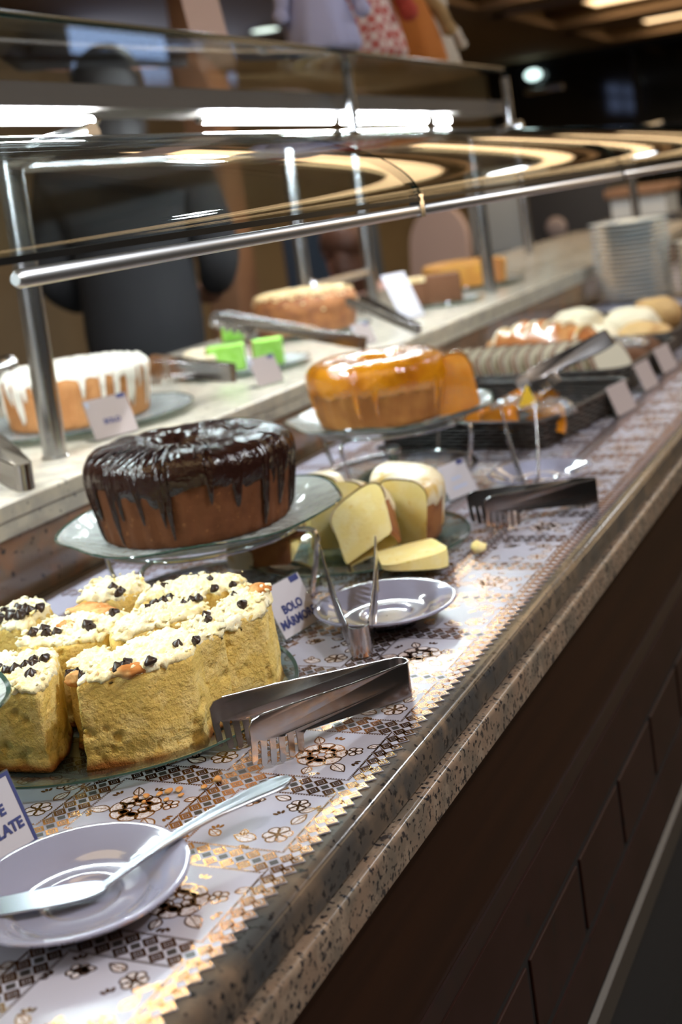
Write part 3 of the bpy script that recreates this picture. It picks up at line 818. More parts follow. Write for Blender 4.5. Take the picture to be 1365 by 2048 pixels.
def skin_mesh(name, verts, edges, radii, mat, parent, sub=2):
    me = bpy.data.meshes.new(name); me.from_pydata(verts, edges, []); o = bpy.data.objects.new(name, me); col.objects.link(o)
    md = o.modifiers.new('skin', 'SKIN'); sb = o.modifiers.new('sub', 'SUBSURF'); sb.levels = sub; sb.render_levels = sub
    for i, r in enumerate(radii): me.skin_vertices[0].data[i].radius = r if isinstance(r, tuple) else (r, r)
    me.skin_vertices[0].data[0].use_root = True
    dg = bpy.context.evaluated_depsgraph_get()
    m2 = bpy.data.meshes.new_from_object(o.evaluated_get(dg)); m2.name = name
    bpy.data.objects.remove(o); bpy.data.meshes.remove(me)
    m2.materials.clear(); m2.materials.append(mat)
    m2.polygons.foreach_set('use_smooth', [True]*len(m2.polygons))
    q = bpy.data.objects.new(name, m2); col.objects.link(q); q.parent = parent
    return q
def person(label, loc, rotz, shirt, hair, legs, height=1.72, seated=False, long_hair=False, lean=0.0, group=None):
    t = thing('person', label, 'person', loc, rotz, group)
    k = height/1.72
    hip = .93 if not seated else .52
    B = [(0, 0, hip), (0, .005, hip+.16), (0, lean*.4, hip+.32), (0, lean*.8, hip+.47), (0, lean, hip+.56), (0, lean+.03, hip+.66), (0, lean+.035, hip+.755)]
    rb = [(.145, .11), (.13, .10), (.15, .11), (.13, .10), (.055, .055), (.076, .092), (.062, .078)]
    E = [(i, i+1) for i in range(6)]
    V = list(B); rr = list(rb)
    for s in (-1, 1):
        a = len(V)
        sh = (s*.185, lean*.85, hip+.50)
        if seated: arm = [sh, (s*.23, lean+.05, hip+.24), (s*.20, lean+.25, hip+.20), (s*.17, lean+.32, hip+.21)]
        else: arm = [sh, (s*.245, lean+.02, hip+.25), (s*.17, lean+.23, hip+.14), (s*.10, lean+.30, hip+.15)]
        V += arm; rr += [.062, .045, .034, .03]
        E += [(3, a), (a, a+1), (a+1, a+2), (a+2, a+3)]
        for f in range(5):                      # fingers
            b0 = len(V); px, py, pz = arm[3]
            d = (f-2)*.014
            if f == 4: V += [(px-s*.035, py+.02, pz-.015), (px-s*.045, py+.045, pz-.03)]
            else: V += [(px+d*.4, py+.045+d*.2, pz-.02+abs(d)*.1), (px+d*.5, py+.075-abs(d)*.6, pz-.045)]
            rr += [.010, .008]; E += [(a+3, b0), (b0, b0+1)]
        a = len(V)
        if seated: lg = [(s*.10, .0, hip-.02), (s*.12, .42, hip+.02), (s*.12, .44, .08), (s*.12, .56, .045)]
        else: lg = [(s*.095, 0, hip-.08), (s*.10, .01, .50), (s*.10, -.02, .09), (s*.11, .12, .045)]
        V += lg; rr += [.085, .062, .045, .04]
        E += [(0, a), (a, a+1), (a+1, a+2), (a+2, a+3)]
    sc = lambda p: (p[0]*k, p[1]*k, p[2]*k)
    body = skin_mesh('body', [sc(p) for p in V], E, [(r[0]*k, r[1]*k) if isinstance(r, tuple) else r*k for r in rr], G['skin'], t)
    # shirt: torso and upper arms, a little larger; trousers the same way
    Vs = [(p[0], p[1], p[2]) for p in B[:5]]; Vs[0] = (0, 0, hip-.10); rs = [(.195, .165), (.172, .145), (.175, .135), (.155, .125), (.07, .07)]; Es = [(i, i+1) for i in range(4)]
    Vs[4] = (0, lean*.95, hip+.525)
    for s in (-1, 1):
        a = len(Vs); sh = (s*.185, lean*.85, hip+.50)
        Vs += [sh, (s*.233, lean+(.04 if seated else 0), hip+.25), ((s*.205, lean+.20, hip+.205) if seated else (s*.185, lean+.19, hip+.165))]; rs += [.078, .066, .05]; Es += [(3, a), (a, a+1), (a+1, a+2)]
    skin_mesh('shirt', [sc(p) for p in Vs], Es, [(r[0]*k, r[1]*k) if isinstance(r, tuple) else r*k for r in rs], shirt, t)
    Vl = [(0, 0, hip-.0)]; rl = [(.16, .13)]; El = []
    for s in (-1, 1):
        a = len(Vl)
        if seated: Vl += [(s*.10, .03, hip-.02), (s*.12, .42, hip+.02), (s*.12, .44, .12)]
        else: Vl += [(s*.095, 0, hip-.1), (s*.10, .01, .50), (s*.10, -.02, .10)]
        rl += [.10, .075, .062]; El += [(0, a), (a, a+1), (a+1, a+2)]
    skin_mesh('trousers', [sc(p) for p in Vl], El, [(r[0]*k, r[1]*k) if isinstance(r, tuple) else r*k for r in rl], legs, t)
    hz_ = (hip+.725)*k; hy = (lean+.025)*k
    hm = MB().sphere((0, hy-.012, hz_+.02), .112*k, 20, sc=(.86, 1.0, 1.02), fn=lambda p: Vector((p.x, min(p.y, hy+.07*k), max(p.z, hz_-.045*k))))
    if long_hair: hm.sphere((0, hy-.06*k, hz_-.10*k), .10*k, 16, sc=(.95, .55, 1.7))
    hm.build('hair', hair, t, 180)
    fm = MB()
    fm.sphere((0, hy+.098*k, hz_-.005), .014*k, 8, sc=(.8, 1.2, 1.4))
    for s in (-1, 1): fm.sphere((s*.082*k, hy, hz_-.005), .024*k, 8, sc=(.4, .8, 1.2))
    fm.build('face_features', G['skin'], t, 180)
    em = MB()
    for s in (-1, 1): em.sphere((s*.03*k, hy+.088*k, hz_+.02), .010*k, 8)
    em.build('eyes', G['hair_black'], t, 180)
    return t
person('person in black standing with their back turned behind the coconut cake', (-1.64, 3.02, 0), R(25), G['shirt_black'], G['hair_black'], G['jeans'], 1.80, False, True)
person('seated person with long brown hair and a pale pink top behind the peanut cake', (-1.78, 4.7, 0), R(60), G['shirt_pink'], G['hair_brown'], G['jeans'], 1.60, True, True)
def dining_chair(label, loc, rz, mt, hgt, group=None):
    t = thing('dining_chair', label, 'chair', loc, rz, group)
    MB().rbox((-.21, -.21, .43), (.21, .21, .48), .02).build('seat', mt, t)
    n = 14; pts = [(-.20, .5)] + [(-.20*math.cos(PI*k/n), hgt-.2+.2*math.sin(PI*k/n)) for k in range(n+1)] + [(.20, .5)]
    MB().poly_plate(pts, .035, lambda u, v, w: (u, -.205+w-.12*(v-.5), v)).build('backrest', mt, t)
    for sx in (-1, 1):
        for sy in (-1, 1):
            MB().tube([(sx*.18, sy*.18, 0), (sx*.175, sy*.175, .435)], .017, 10).build('leg', G['brown_plush'], t)
    return t
dining_chair('pale pink round-backed dining chair behind the big white card', (-2.08, 6.05, 0), R(160), G['pink_chair'], 1.255)
t = thing('stool', 'low stool under the seated person in pink', 'stool', (-1.78, 4.70, 0))
part(MB().lathe([(.001, .27), (.15, .27), (.16, .28), (.15, .302), (.001, .304)], 24, T=Matrix.Translation((-1.78, 4.70, 0))), 'seat', G['wood_col'], t)
for k in range(4):
    part(MB().tube([(-1.78+.14*math.cos(k*PI/2), 4.70+.14*math.sin(k*PI/2), 0), (-1.78+.11*math.cos(k*PI/2), 4.70+.11*math.sin(k*PI/2), .271)], .014, 8), 'leg', G['wood_col'], t)
dining_chair('olive yellow dining chair at the left edge behind the steel post', (-2.35, 3.5, 0), R(140), M('olive_seat', (.16, .13, .03), .8), 1.05)
dining_chair('pale lavender dining chair left of the person in black', (-2.75, 4.3, 0), R(140), G['lavender'], 1.20)
# ------------------------------------------------------------------ tableware builders
def saucer(label, x, y, rz=0):
    prof = [(.001, .0050), (.020, .0050), (.0240, .0052), (.0255, .0062), (.0268, .0078), (.0282, .0084), (.0300, .0083), (.038, .0086), (.0435, .0090), (.0452, .0096), (.0470, .0112), (.055, .0148), (.064, .0186), (.0705, .0209), (.0735, .0216), (.0750, .0208), (.0746, .0190), (.068, .0156), (.055, .0098), (.042, .0056), (.034, .0040), (.0325, .0006), (.0295, 0), (.0275, .0012), (.026, .0028), (.001, .0030)]
    mb = MB().lathe(prof, 96)
    o = mb.build('saucer', G['porcelain'], None, 50, loc=(x, y, ZT)); o.rotation_euler.z = rz
    return tag(o, label, 'saucer', 'pale grey saucers along the counter')
saucer('pale grey saucer in front with a cake server lying across it', -.1025, .6325)
saucer('pale grey saucer behind the open tongs by the marble cake sign', -.1135, 1.1745)
saucer('pale grey saucer farthest back beside the dark wicker basket', -.1105, 1.7315)

def plate_profile(Rr, h, lip=.012, th=.004, flat=.72):
    return [(.001, .0045), (Rr*flat*.5, .0042), (Rr*flat, .005), (Rr*.86, .5*h+.003), (Rr-.004, h-.0008), (Rr-.0005, h), (Rr, h-.0015), (Rr-.003, h-th*.9), (Rr*.86, .5*h-.001), (Rr*flat, .0012), (Rr*flat*.93, 0), (.001, .0005)]
def wavy_plate(mb, Rr, h, amp, nwave, seed, split=True, flat=.72):
    pr = plate_profile(Rr, h, flat=flat)
    fn = lambda r, z, t: (r + (amp*math.sin(nwave*t+seed)*(r/Rr)**4), z + amp*.9*math.sin((nwave-1)*t+seed*2)*(r/Rr)**4 if z > .002 else z)
    mb.lathe(pr[:5], 112, 0, fn=fn); mb.lathe(pr[4:8], 112, 1, fn=fn); mb.lathe(pr[7:], 112, 0, fn=fn)
def glass_plate(name, label, loc, Rr, h, mat, amp=.0015, seed=1.0, group=None, parent=None, flat=.72, nw=7):
    mb = MB(); wavy_plate(mb, Rr, h, amp, nw, seed, flat=flat)
    o = mb.build(name, [mat, G['plate_rim']], None, 50, loc=loc)
    return tag(o, label, 'plate', group)
def cake_stand(label, plabel, x, y, Rr, zt, seed, a0):
    """wire stand on the cloth carrying a pressed-glass plate; zt = height of the plate underside"""
    t = thing('cake_stand', label, 'cake stand', (x, y, ZT), 0, 'wire cake stands along the counter')
    h = zt-ZT
    rb = .125
    MB().tube([(rb*math.cos(2*PI*k/48), rb*math.sin(2*PI*k/48), .0034) for k in range(48)], .0032, 10, closed=True).build('base_ring', G['chrome'], t, 80)
    rt = .118
    MB().tube([(rt*math.cos(2*PI*k/48), rt*math.sin(2*PI*k/48), h-.0036) for k in range(48)], .0032, 10, closed=True).build('top_ring', G['chrome'], t, 80)
    for k in range(4):
        a = a0 + k*PI/2
        d = Vector((math.cos(a), math.sin(a), 0))
        pts = [d*.1215+Vector((0,0,h-.0036)), d*.136+Vector((0,0,h-.0042)), d*.1425+Vector((0,0,h-.007)), d*.1445+Vector((0,0,h-.014)), d*.139+Vector((0,0,h*.5)), d*.1315+Vector((0,0,.016)), d*.1285+Vector((0,0,.0038))]
        MB().tube(pts, .0031, 10).build('leg', G['chrome'], t, 80)
    mb = MB(); wavy_plate(mb, Rr, .021, .0026, 7, seed, flat=.70)
    o = mb.build('serving_plate', [G['plate_glass'], G['plate_rim']], None, 50, loc=(x, y, zt))
    tag(o, plabel, 'plate', 'rippled glass plates on the wire stands')
    return t
cake_stand('chrome wire stand holding up the plate of the chocolate cake', 'rippled glass plate on a wire stand, under the chocolate cake', -.366, 1.240, .168, .984, .6, R(3))
cake_stand('chrome wire stand holding up the plate of the orange glazed cake', 'rippled glass plate on a wire stand, under the orange glazed cake', -.379, 1.839, .168, .984, 2.1, R(-10))
cake_stand('chrome wire stand left of the front saucer, under an empty glass plate', 'rippled glass plate whose rim just shows at the left edge above the crumble cake', -.333, .599, .168, .999, 3.3, R(45))
glass_plate('serving_plate', 'clear glass plate on the cloth under the crumble cake', (-.282, .922, ZT), .174, .014, G['plate_clear'], .0004, .3, flat=.80)
glass_plate('serving_plate', 'clear glass plate on the cloth under the sliced lemon ring cake', (-.262, 1.424, ZT), .146, .013, G['plate_clear'], .0004, 1.3, flat=.80)

# ------------------------------------------------------------------ tongs
def arm_outline(L, teeth=True):
    """(s,z) outline of one arm lying on its edge: handle strip, wider head, comb of teeth along the lower edge"""
    top = [(0, .032), (.02, .0335), (.06, .037), (.11, .0425), (L-.012, .0470), (L-.004, .0460), (L, .0415)]
    hb = L-.060
    bot = [(L, .020), (L-.0005, .015)]
    # teeth from the tip backwards
    n = 6; tw, gap = .0054, .0034; s = L-.0005
    pts = []
    for k in range(n):
        zt = (.0085, .0040, .0015, .0003, .0002, .0010)[k]
        root = (.0285, .0265, .0245, .0235, .0228, .0222)[k]
        a, b = s, s-tw
        if k == 0: pts += [(a, zt+.004), (a-.0012, zt+.001), (a-tw*.5, zt), (b+.001, zt+.001), (b, zt+.003)]
        else: pts += [(a, zt+.003), (a-.001, zt+.0008), (a-tw*.5, zt), (b+.001, zt+.0008), (b, zt+.003)]
        if k < n-1: pts += [(b-.0002, root-.002), (b-gap*.5, root), (b-gap+.0002, root-.002)]
        s = b-gap
    last = pts[-1][0]
    bot = pts + [(last-.001, .0165), (last-.004, .0190), (last-.012, .0176), (.09, .0150), (.05, .0085), (.02, .0030), (0, .0010)]
    return top + bot
def tongs(label, loc, rotz, spread, L=.172, mat='tong_steel', tilt=0.0, roll=0.0, group='steel serving tongs with comb teeth', scale=1.0, wide_tail=.020):
    t = thing('serving_tongs', label, 'tongs', loc, 0, group, rot=(roll, tilt, rotz)); t.scale = (scale,)*3
    w = wide_tail/2
    for sgn in (1, -1):
        out = arm_outline(L)
        dens = []
        for i in range(len(out)):                        # densify long edges so the strip can bend
            a, b = Vector(out[i]), Vector(out[(i+1)%len(out)]); n = max(1, int((b-a).length/.012))
            dens += [tuple(a.lerp(b, k/n)) for k in range(n)]
        def yy(s): return sgn*(w + (spread/2-w)*(s/L) + .0025*math.sin(PI*min(1, max(0, (s-.0)/L))))
        def ax(u, v, q):
            # the head cups slightly inward towards its teeth
            cup = -sgn*max(0, u-(L-.06))/.06*max(0, .03-v)*.22
            rid = sgn*.0010 if u > L-.056 else 0
            return (u, yy(u)+q+cup, v)
        tri = MB().poly_plate(dens, .0013, ax)
        tri.build('arm', G[mat], t, 50)
        MB().tube([(s, yy(s), z+.0002) for s, z in ((.001, .0320), (.02, .0335), (.06, .037), (.11, .0425), (L-.012, .0470))], .0009, 8).build('lip', G[mat], t, 60)
    # the sprung tail bow
    n = 12; mb = MB(); vs = []; 
    for k in range(n+1):
        a = PI/2 + PI*k/n
        for (rr, z) in ((w+.0006, .0010), (w+.0006, .032), (w-.0007, .032), (w-.0007, .0010)):
            vs.append((rr*math.cos(a)*.9, rr*math.sin(a), z))
    fs = []
    for k in range(n):
        for q in range(4): fs.append((k*4+q, k*4+(q+1)%4, k*4+4+(q+1)%4, k*4+4+q))
    fs += [(0, 1, 2, 3), (n*4+3, n*4+2, n*4+1, n*4)]
    mb.add(vs, fs).build('spring_bow', G[mat], t, 50)
    return t
tongs('steel comb tongs lying open in front of the crumble cake', (-.020, .988, ZT), math.atan2(.842-.988, -.100+.020), .062)
tongs('steel comb tongs pointing away by the saucer and the sign for marble cake', (-.098, 1.076, ZT+.002), math.atan2(1.245-1.076, -.183+.098), .062, tilt=R(-9))
tongs('steel tongs leaning on the wicker basket over the farthest saucer', (-.100, 1.655, ZT+.0045), math.atan2(1.80-1.655, -.155+.100), .05, tilt=R(-23), scale=1.0)
tongs('dark steel comb tongs lying near the counter edge beyond the lemon ring cake', (-.010, 1.625, ZT), math.atan2(1.500-1.625, -.118+.010), .045, mat='tong_dark')
# tongs of the raised shelf
def aim(label, tail, head, spread, scale, mat='tong_steel', roll=0, flat=1.0):
    d = Vector(head)-Vector(tail)
    t = tongs(label, tail, math.atan2(d.y, d.x), spread, tilt=-math.asin(d.z/d.length), scale=scale, mat=mat, roll=roll)
    t.scale = (scale, scale*min(1, flat+.2), scale*flat)
    return t

# ------------------------------------------------------------------ cake server on the front saucer
sv = thing('cake_server', 'shiny steel cake server lying across the front saucer', 'cake server', (-.0885, .6385, ZT+.0105), math.atan2(.767-.6385, -.02+.0885))
mb = MB(); n = 26; vs = []
for i in range(n+1):
    u = i/n; s = -.004 + .158*u
    z = .001 + .0135*math.sin(min(1, u*1.5)*PI/2) + .0035*u - .006*max(0, u-.82)
    wd = .0034 + .0082*max(0, (u-.22)/.78)**1.2
    if u > .86: wd *= math.sqrt(max(0.02, 1-((u-.86)/.145)**2))
    th = .0016 + .0008*u
    for k in range(14):
        a = 2*PI*k/14
        cy, cz = math.cos(a), math.sin(a)
        rim = 1.0
        zz = th*cz
        if cz > 0:                                       # raised border with a sunk middle
            e = abs(cy)
            zz = th*(.35+.75*e if e < .75 else cz+.35)
        vs.append((s, wd*cy, z+zz))
fs = []
for i in range(n):
    for k in range(14): fs.append((i*14+k, i*14+(k+1)%14, (i+1)*14+(k+1)%14, (i+1)*14+k))
fs += [tuple(range(14)), tuple(n*14+k for k in range(14))]
mb.add(vs, fs).build('handle', G['spoon'], sv, 60)
out = [(.003, -.004), (.004, .004), (-.004, .009), (-.018, .0115), (-.045, .012), (-.075, .0115), (-.098, .007), (-.104, 0), (-.100, -.006), (-.07, -.0105), (-.035, -.0125), (-.014, -.012), (-.003, -.0085)]
out = chaikin(out, .25, 2)
mb = MB().poly_plate(out, .0013, lambda u, v, w: (u*math.cos(.42)+v*math.sin(.42), v*math.cos(.42)-u*math.sin(.42), w+.0022-.05*u-.6*v*v*10*.1))
mb.build('blade', G['spoon'], sv, 40)

# ------------------------------------------------------------------ name cards
def card(label, p0, p1, h, lean, lines, size=.011, mat='card', corner=True, side=1, border=False, group='small name cards beside the cakes', z=None, strips=()):
    """an acrylic holder whose lower edge runs from p0 to p1; lines of lettering on the face"""
    z = ZT if z is None else z
    a = Vector((p0[0], p0[1], 0)); b = Vector((p1[0], p1[1], 0)); c = (a+b)/2
    W = (b-a).length
    t = thing('name_card', label, 'name card', (c.x, c.y, z), math.atan2(b.y-a.y, b.x-a.x), group)
    sn, cs = math.sin(lean), math.cos(lean)
    # local: x along the lower edge, +(-y) is the facing side; face leans backwards (+y)
    def ax(u, v, w): return (u, v*sn - w*cs, v*cs + w*sn + .0012)
    def pl(x0, y0, x1, y1, th, off): return MB().poly_plate([(x0, y0), (x1, y0), (x1, y1), (x0, y1)], th, lambda u, v, w: ax(u, v, w+off))
    m2 = pl(-W/2, 0, W/2, h, .0022, 0)
    m2.poly_plate([(-W/2, 0), (W/2, 0), (W/2, .028), (-W/2, .028)], .002, lambda u, v, w: (u, v+.0008, .0012+w))
    m2.build('holder', G['acrylic'], t, 0)
    pa = pl(-W/2+.0012, .001, W/2-.0012, h-.0012, .0004, .0015).build('paper', G[mat], t, 0)
    if border:
        bm_ = MB()
        for (x0, y0, x1, y1) in ((-W/2+.0012, .001, -W/2+.004, h-.0012), (W/2-.004, .001, W/2-.0012, h-.0012), (-W/2+.004, h-.004, W/2-.004, h-.0012), (-W/2+.004, .001, W/2-.004, .0035)):
            bm_.poly_plate([(x0, y0), (x1, y0), (x1, y1), (x0, y1)], .0002, lambda u, v, w: ax(u, v, w+.0019))
        bm_.build('border', G['navy'], pa, 0)
    if corner:
        pl(W/2-.019, h-.0078, W/2-.004, h-.0012, .0002, .0020).build('corner_mark', G['navy'], pa, 0)
        pl(-W/2+.004, h-.0125, -W/2+.0085, h-.0042, .0002, .0020).build('emblem', G['pale_print'], pa, 0)
    if strips:
        mb = MB()
        for (yv, ln_) in strips: mb.poly_plate([(-ln_/2, yv-.0022), (ln_/2, yv-.0022), (ln_/2, yv+.0022), (-ln_/2, yv+.0022)], .0002, lambda u, v, w: ax(u, v, w+.0020))
        mb.build('printed_lines', G['pale_print'], pa, 0)
    if lines:
        mb = MB()
        for (txt, yv, sz) in lines:
            vs, fs = text_mesh(txt, sz, .0005)
            mb.add([ax(p[0], yv+p[1], .0023) for p in vs], fs)
        mb.build('lettering', G['navy'], pa, 0, recalc=False)
    return t
card('white name card with navy letters and blue border by the front saucer', (-.2035, .622), (-.1925, .700), .058, R(24), [('BOLO DE', .0335, .0108), ('CHOCOLATE', .0195, .0108)], border=True, corner=False)
card('white name card reading BOLO MÁRMORE beside the crumble cake', (-.1985, 1.104), (-.1885, 1.170), .057, R(26), [('BOLO', .0275, .0125), ('MÁRMORE', .0135, .0125)])
card('small white name card behind the lemon ring cake', (-.2165, 1.640), (-.1965, 1.704), .052, R(26), [], strips=[(.0275, .022), (.0145, .032)])
# ------------------------------------------------------------------ crumble cake, cut in pieces
PZ = ZT + .0055
def chip_mesh(mb, c, nrm, r, seed):
    rot = Vector((0, 0, 1)).rotation_difference(Vector(nrm)).to_matrix().to_4x4()
    T = Matrix.Translation(c) @ rot
    prof = [(.001, -.35*r), (.75*r, -.3*r), (1.0*r, -.02*r), (.92*r, .25*r), (.62*r, .55*r), (.30*r, .82*r), (.001, 1.0*r)]
    mb.lathe(prof, 14, T=T, fn=lambda a, z, t: (a*(1+.08*math.sin(3*t+seed)), z))
    return mb
def crumb_piece(label, poly, z1, seed, slope=(0, 0), chips=(), baked=(), top_th=.011, dome=.003, lump=1.0, taper=.05, rad=.0038):
    rnd = random.Random(seed)
    cx = sum(p[0] for p in poly)/len(poly); cy = sum(p[1] for p in poly)/len(poly)
    t = thing('crumble_cake_piece', label, 'cake', (cx, cy, PZ), group=None)
    P = [(p[0]-cx, p[1]-cy) for p in poly]
    H = z1-PZ
    mb = MB()
    def spd(p, n):
        d = .0012*nz(p, 38, seed) + .0004*nz(p, 150, seed+3) + .00035*nz(p, 420, seed+9)
        c = nz((p.x, p.y, p.z*.8), 115, seed+17)
        if abs(n.z) < .6 and c > .36: d -= min(.0030, (c-.36)*.022)      # pores on the cut faces
        if abs(n.z) < .6: d -= .0018*max(0, 1-abs(p.z-.012)/.012)
        return d
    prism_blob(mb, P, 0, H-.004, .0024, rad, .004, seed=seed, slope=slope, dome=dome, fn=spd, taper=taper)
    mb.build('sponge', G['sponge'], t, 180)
    # crumbly topping that spills over the upper edge
    mb = MB()
    zb = H-top_th
    Pt = [(p[0]*(1-taper*.82), p[1]*(1-taper*.82)) for p in P]
    def tpd(p, n):
        d = .0024*lump*nz(p, 48, seed+2) + .0026*lump*nz(p, 120, seed+12) + .0026*nz(p, 240, seed+4) + .0018*nz(p, 470, seed+8) + .0004
        if abs(n.z) < .75:
            e = zb+.0055+.0050*nz((p.x, p.y, 0), 60, seed+7)+.0040*nz((p.x, p.y, 0), 210, seed+8)
            if p.z < e: d -= .0042
        return d
    prism_blob(mb, Pt, zb, H, .0017, rad+.001, .006, seed=seed, slope=(slope[0]*1.05, slope[1]*1.05), dome=dome, fn=tpd, taper=.02)
    ztop = lambda x, y: H + slope[0]*x + slope[1]*y + dome*.6
    def inside(x, y):
        c = False
        for i in range(len(Pt)):
            a, b = Pt[i], Pt[i-1]
            if (a[1] > y) != (b[1] > y) and x < (b[0]-a[0])*(y-a[1])/(b[1]-a[1])+a[0]: c = not c
        return c
    xs = [p[0] for p in Pt]; ys_ = [p[1] for p in Pt]
    cnt = 0
    while cnt < 46:
        x, y = rnd.uniform(min(xs), max(xs)), rnd.uniform(min(ys_), max(ys_))
        if not inside(x, y): continue
        cnt += 1
        r = rnd.choice((.0012, .0016, .002, .0034))*rnd.uniform(.8, 1.15)
        s = rnd.random()*50
        dz = .0024*lump*nz((x, y, H), 48, seed+2)
        mb.sphere((x, y, ztop(x, y)+.0004+dz), r, 10, sc=(1, rnd.uniform(.8, 1.2), .7), fn=lambda p: p + Vector((nz(p, 300, s), nz(p, 300, s+4), nz(p, 300, s+8)))*r*.8)
    tpo = mb.build('crumb_topping', G['crumb'], t, 180); tpo['kind'] = 'stuff'
    for (x, y, r) in chips:
        x, y = x-cx, y-cy
        n = Vector((rnd.uniform(-.5, .5), rnd.uniform(-.7, .2), 1)).normalized()
        m2 = MB(); chip_mesh(m2, Vector((x, y, ztop(x, y)+.0010+.0024*lump*nz((x, y, H), 48, seed+2))), n, r*1.05, rnd.random()*6)
        m2.build('chocolate_chip', G['chip'], tpo, 60)
    for (x, y, w, l, a) in baked:
        x, y = x-cx, y-cy
        m2 = MB(); m2.sphere((0, 0, 0), 1, 30, T=Matrix.Translation((x, y, ztop(x, y)-.0022)) @ Matrix.Rotation(a, 4, 'Z') @ Matrix.Diagonal((l, w*1.25, .0058, 1)), fn=lambda p: p*(1+.30*nz(p, 1.6, seed)+.16*nz(p, 5, seed+1)))
        m2.build('baked_edge', G['baked'], tpo, 180)
    return t
cr = .0046
crumb_piece('thick crumble cake piece at the front centre of the plate, with chocolate chips', [(-.222, .797), (-.166, .823), (-.141, .857), (-.158, .908), (-.200, .915), (-.226, .872)], .9875, 1,
    slope=(.03, .05), chips=[(-.190, .820, .0056), (-.186, .8225, .0062), (-.1875, .829, .005), (-.164, .829, .0055), (-.163, .868, .0046), (-.150, .877, .0046)],
    baked=[(-.183, .8225, .006, .014, .4)])
crumb_piece('narrow recessed crumble cake piece right of the front centre piece', [(-.160, .866), (-.1415, .910), (-.176, .948), (-.196, .918), (-.170, .90)], .990, 2,
    slope=(0, .06), chips=[(-.172, .930, .0048), (-.165, .922, .004)], dome=.001)
crumb_piece('tall crumble cake piece at the right end of the plate beside the name card', [(-.162, .910), (-.151, .922), (-.129, .960), (-.148, 1.012), (-.186, 1.012), (-.184, .952)], .9905, 3,
    slope=(.03, .09), chips=[(-.152, .960, .0052), (-.172, .980, .003)], baked=[(-.156, 1.000, .008, .011, 1.2)], top_th=.015, taper=.10)
crumb_piece('low recessed crumble cake piece left of the front centre piece', [(-.258, .836), (-.230, .829), (-.232, .874), (-.258, .895), (-.275, .872)], .9760, 4,
    chips=[(-.252, .833, .0052), (-.247, .836, .0045), (-.235, .829, .005), (-.231, .832, .0042)], baked=[(-.243, .831, .005, .012, .2)], slope=(.0, .10))
crumb_piece('crumble cake piece at the left front with a chip cluster on its edge', [(-.335, .782), (-.252, .793), (-.262, .830), (-.288, .868), (-.350, .860)], .9800, 5,
    chips=[(-.278, .815, .0058), (-.300, .822, .006), (-.307, .818, .0052), (-.295, .830, .0055), (-.288, .833, .0045), (-.296, .842, .0045), (-.284, .842, .005), (-.320, .822, .005), (-.301, .803, .0045)], slope=(.02, .12))
crumb_piece('crumble cake piece in the middle row behind the front centre piece', [(-.240, .878), (-.202, .919), (-.178, .953), (-.214, .985), (-.262, .952), (-.262, .900)], .9925, 6,
    chips=[(-.204, .958, .0046), (-.199, .962, .005), (-.233, .955, .005), (-.238, .948, .005), (-.230, .962, .0045), (-.24, .94, .0042), (-.208, .95, .0035)], slope=(.02, .06))
crumb_piece('crumble cake piece in the middle row at the left with baked orange crust', [(-.290, .876), (-.258, .900), (-.266, .952), (-.310, .962), (-.352, .930), (-.346, .870)], .9865, 7,
    chips=[(-.290, .912, .0056), (-.283, .908, .005), (-.277, .937, .0052), (-.281, .941, .0045), (-.330, .90, .006), (-.322, .893, .005), (-.336, .892, .0055), (-.312, .895, .005)], baked=[(-.318, .953, .010, .022, .35), (-.296, .947, .008, .013, .2), (-.315, .915, .006, .01, .6)], slope=(.0, .06))
crumb_piece('rounded crumble cake piece at the back left below the chocolate cake', [(-.346, .968), (-.300, .975), (-.286, 1.012), (-.318, 1.040), (-.362, 1.018)], .9935, 8, chips=[(-.315, .990, .0052), (-.300, .982, .0046), (-.297, .974, .0046)], dome=.006, lump=1.4)
crumb_piece('long crumble cake piece at the back right below the chocolate cake', [(-.282, .968), (-.215, .992), (-.186, 1.018), (-.200, 1.055), (-.262, 1.045), (-.290, 1.010)], .9915, 9, chips=[(-.262, 1.0, .0048), (-.222, 1.02, .004), (-.205, 1.0, .0048), (-.192, 1.012, .004)], dome=.004, lump=1.3)
crumb_piece('crumble cake piece at the far left covered with chocolate chips', [(-.420, .900), (-.360, .905), (-.360, .955), (-.402, .985), (-.440, .950)], .9885, 10,
    chips=[(-.395, .915, .006), (-.385, .920, .0065), (-.378, .926, .0055), (-.37, .930, .006), (-.366, .940, .006), (-.38, .935, .006), (-.392, .928, .006), (-.402, .922, .0058), (-.405, .935, .0055), (-.372, .918, .0062), (-.388, .944, .005), (-.398, .946, .0055)], slope=(.08, .05))
# crumbs fallen on the cloth
def crumb(label, x, y, r, mt, seed, sc=(1, 1, .7), group=None, z=None):
    mb = MB().sphere((0, 0, r*sc[2]), r, 14, sc=sc, fn=lambda p: p + Vector((nz(p, 150, seed), nz(p, 150, seed+3), nz(p, 150, seed+6)))*r*.4)
    zmin = min(v[2] for v in mb.v); mb.v = [(a, b, c-zmin) for a, b, c in mb.v]
    return tag(mb.build('cake_crumb', mt, None, 180, loc=(x, y, (z or ZT))), label, 'crumb', group)
crumb('yellow cake crumb lying on the cloth below the dark tongs', -.092, 1.405, .0085, G['yellow_crumb'], 1, (1.1, 1, .8))
for i, (x, y, r) in enumerate([(-.135, .788, .0030), (-.128, .792, .0026), (-.141, .783, .0024), (-.122, .785, .0022), (-.150, .778, .0026), (-.130, .776, .0024), (-.110, .800, .0022), (-.105, .812, .003), (-.146, .769, .002), (-.158, .775, .002)]):
    crumb('tiny brown cake crumb on the flowered cloth between crumble plate and front saucer', x, y, r, G['baked'], i*3.3, (1, 1.2, .6), group='brown crumbs on the cloth')

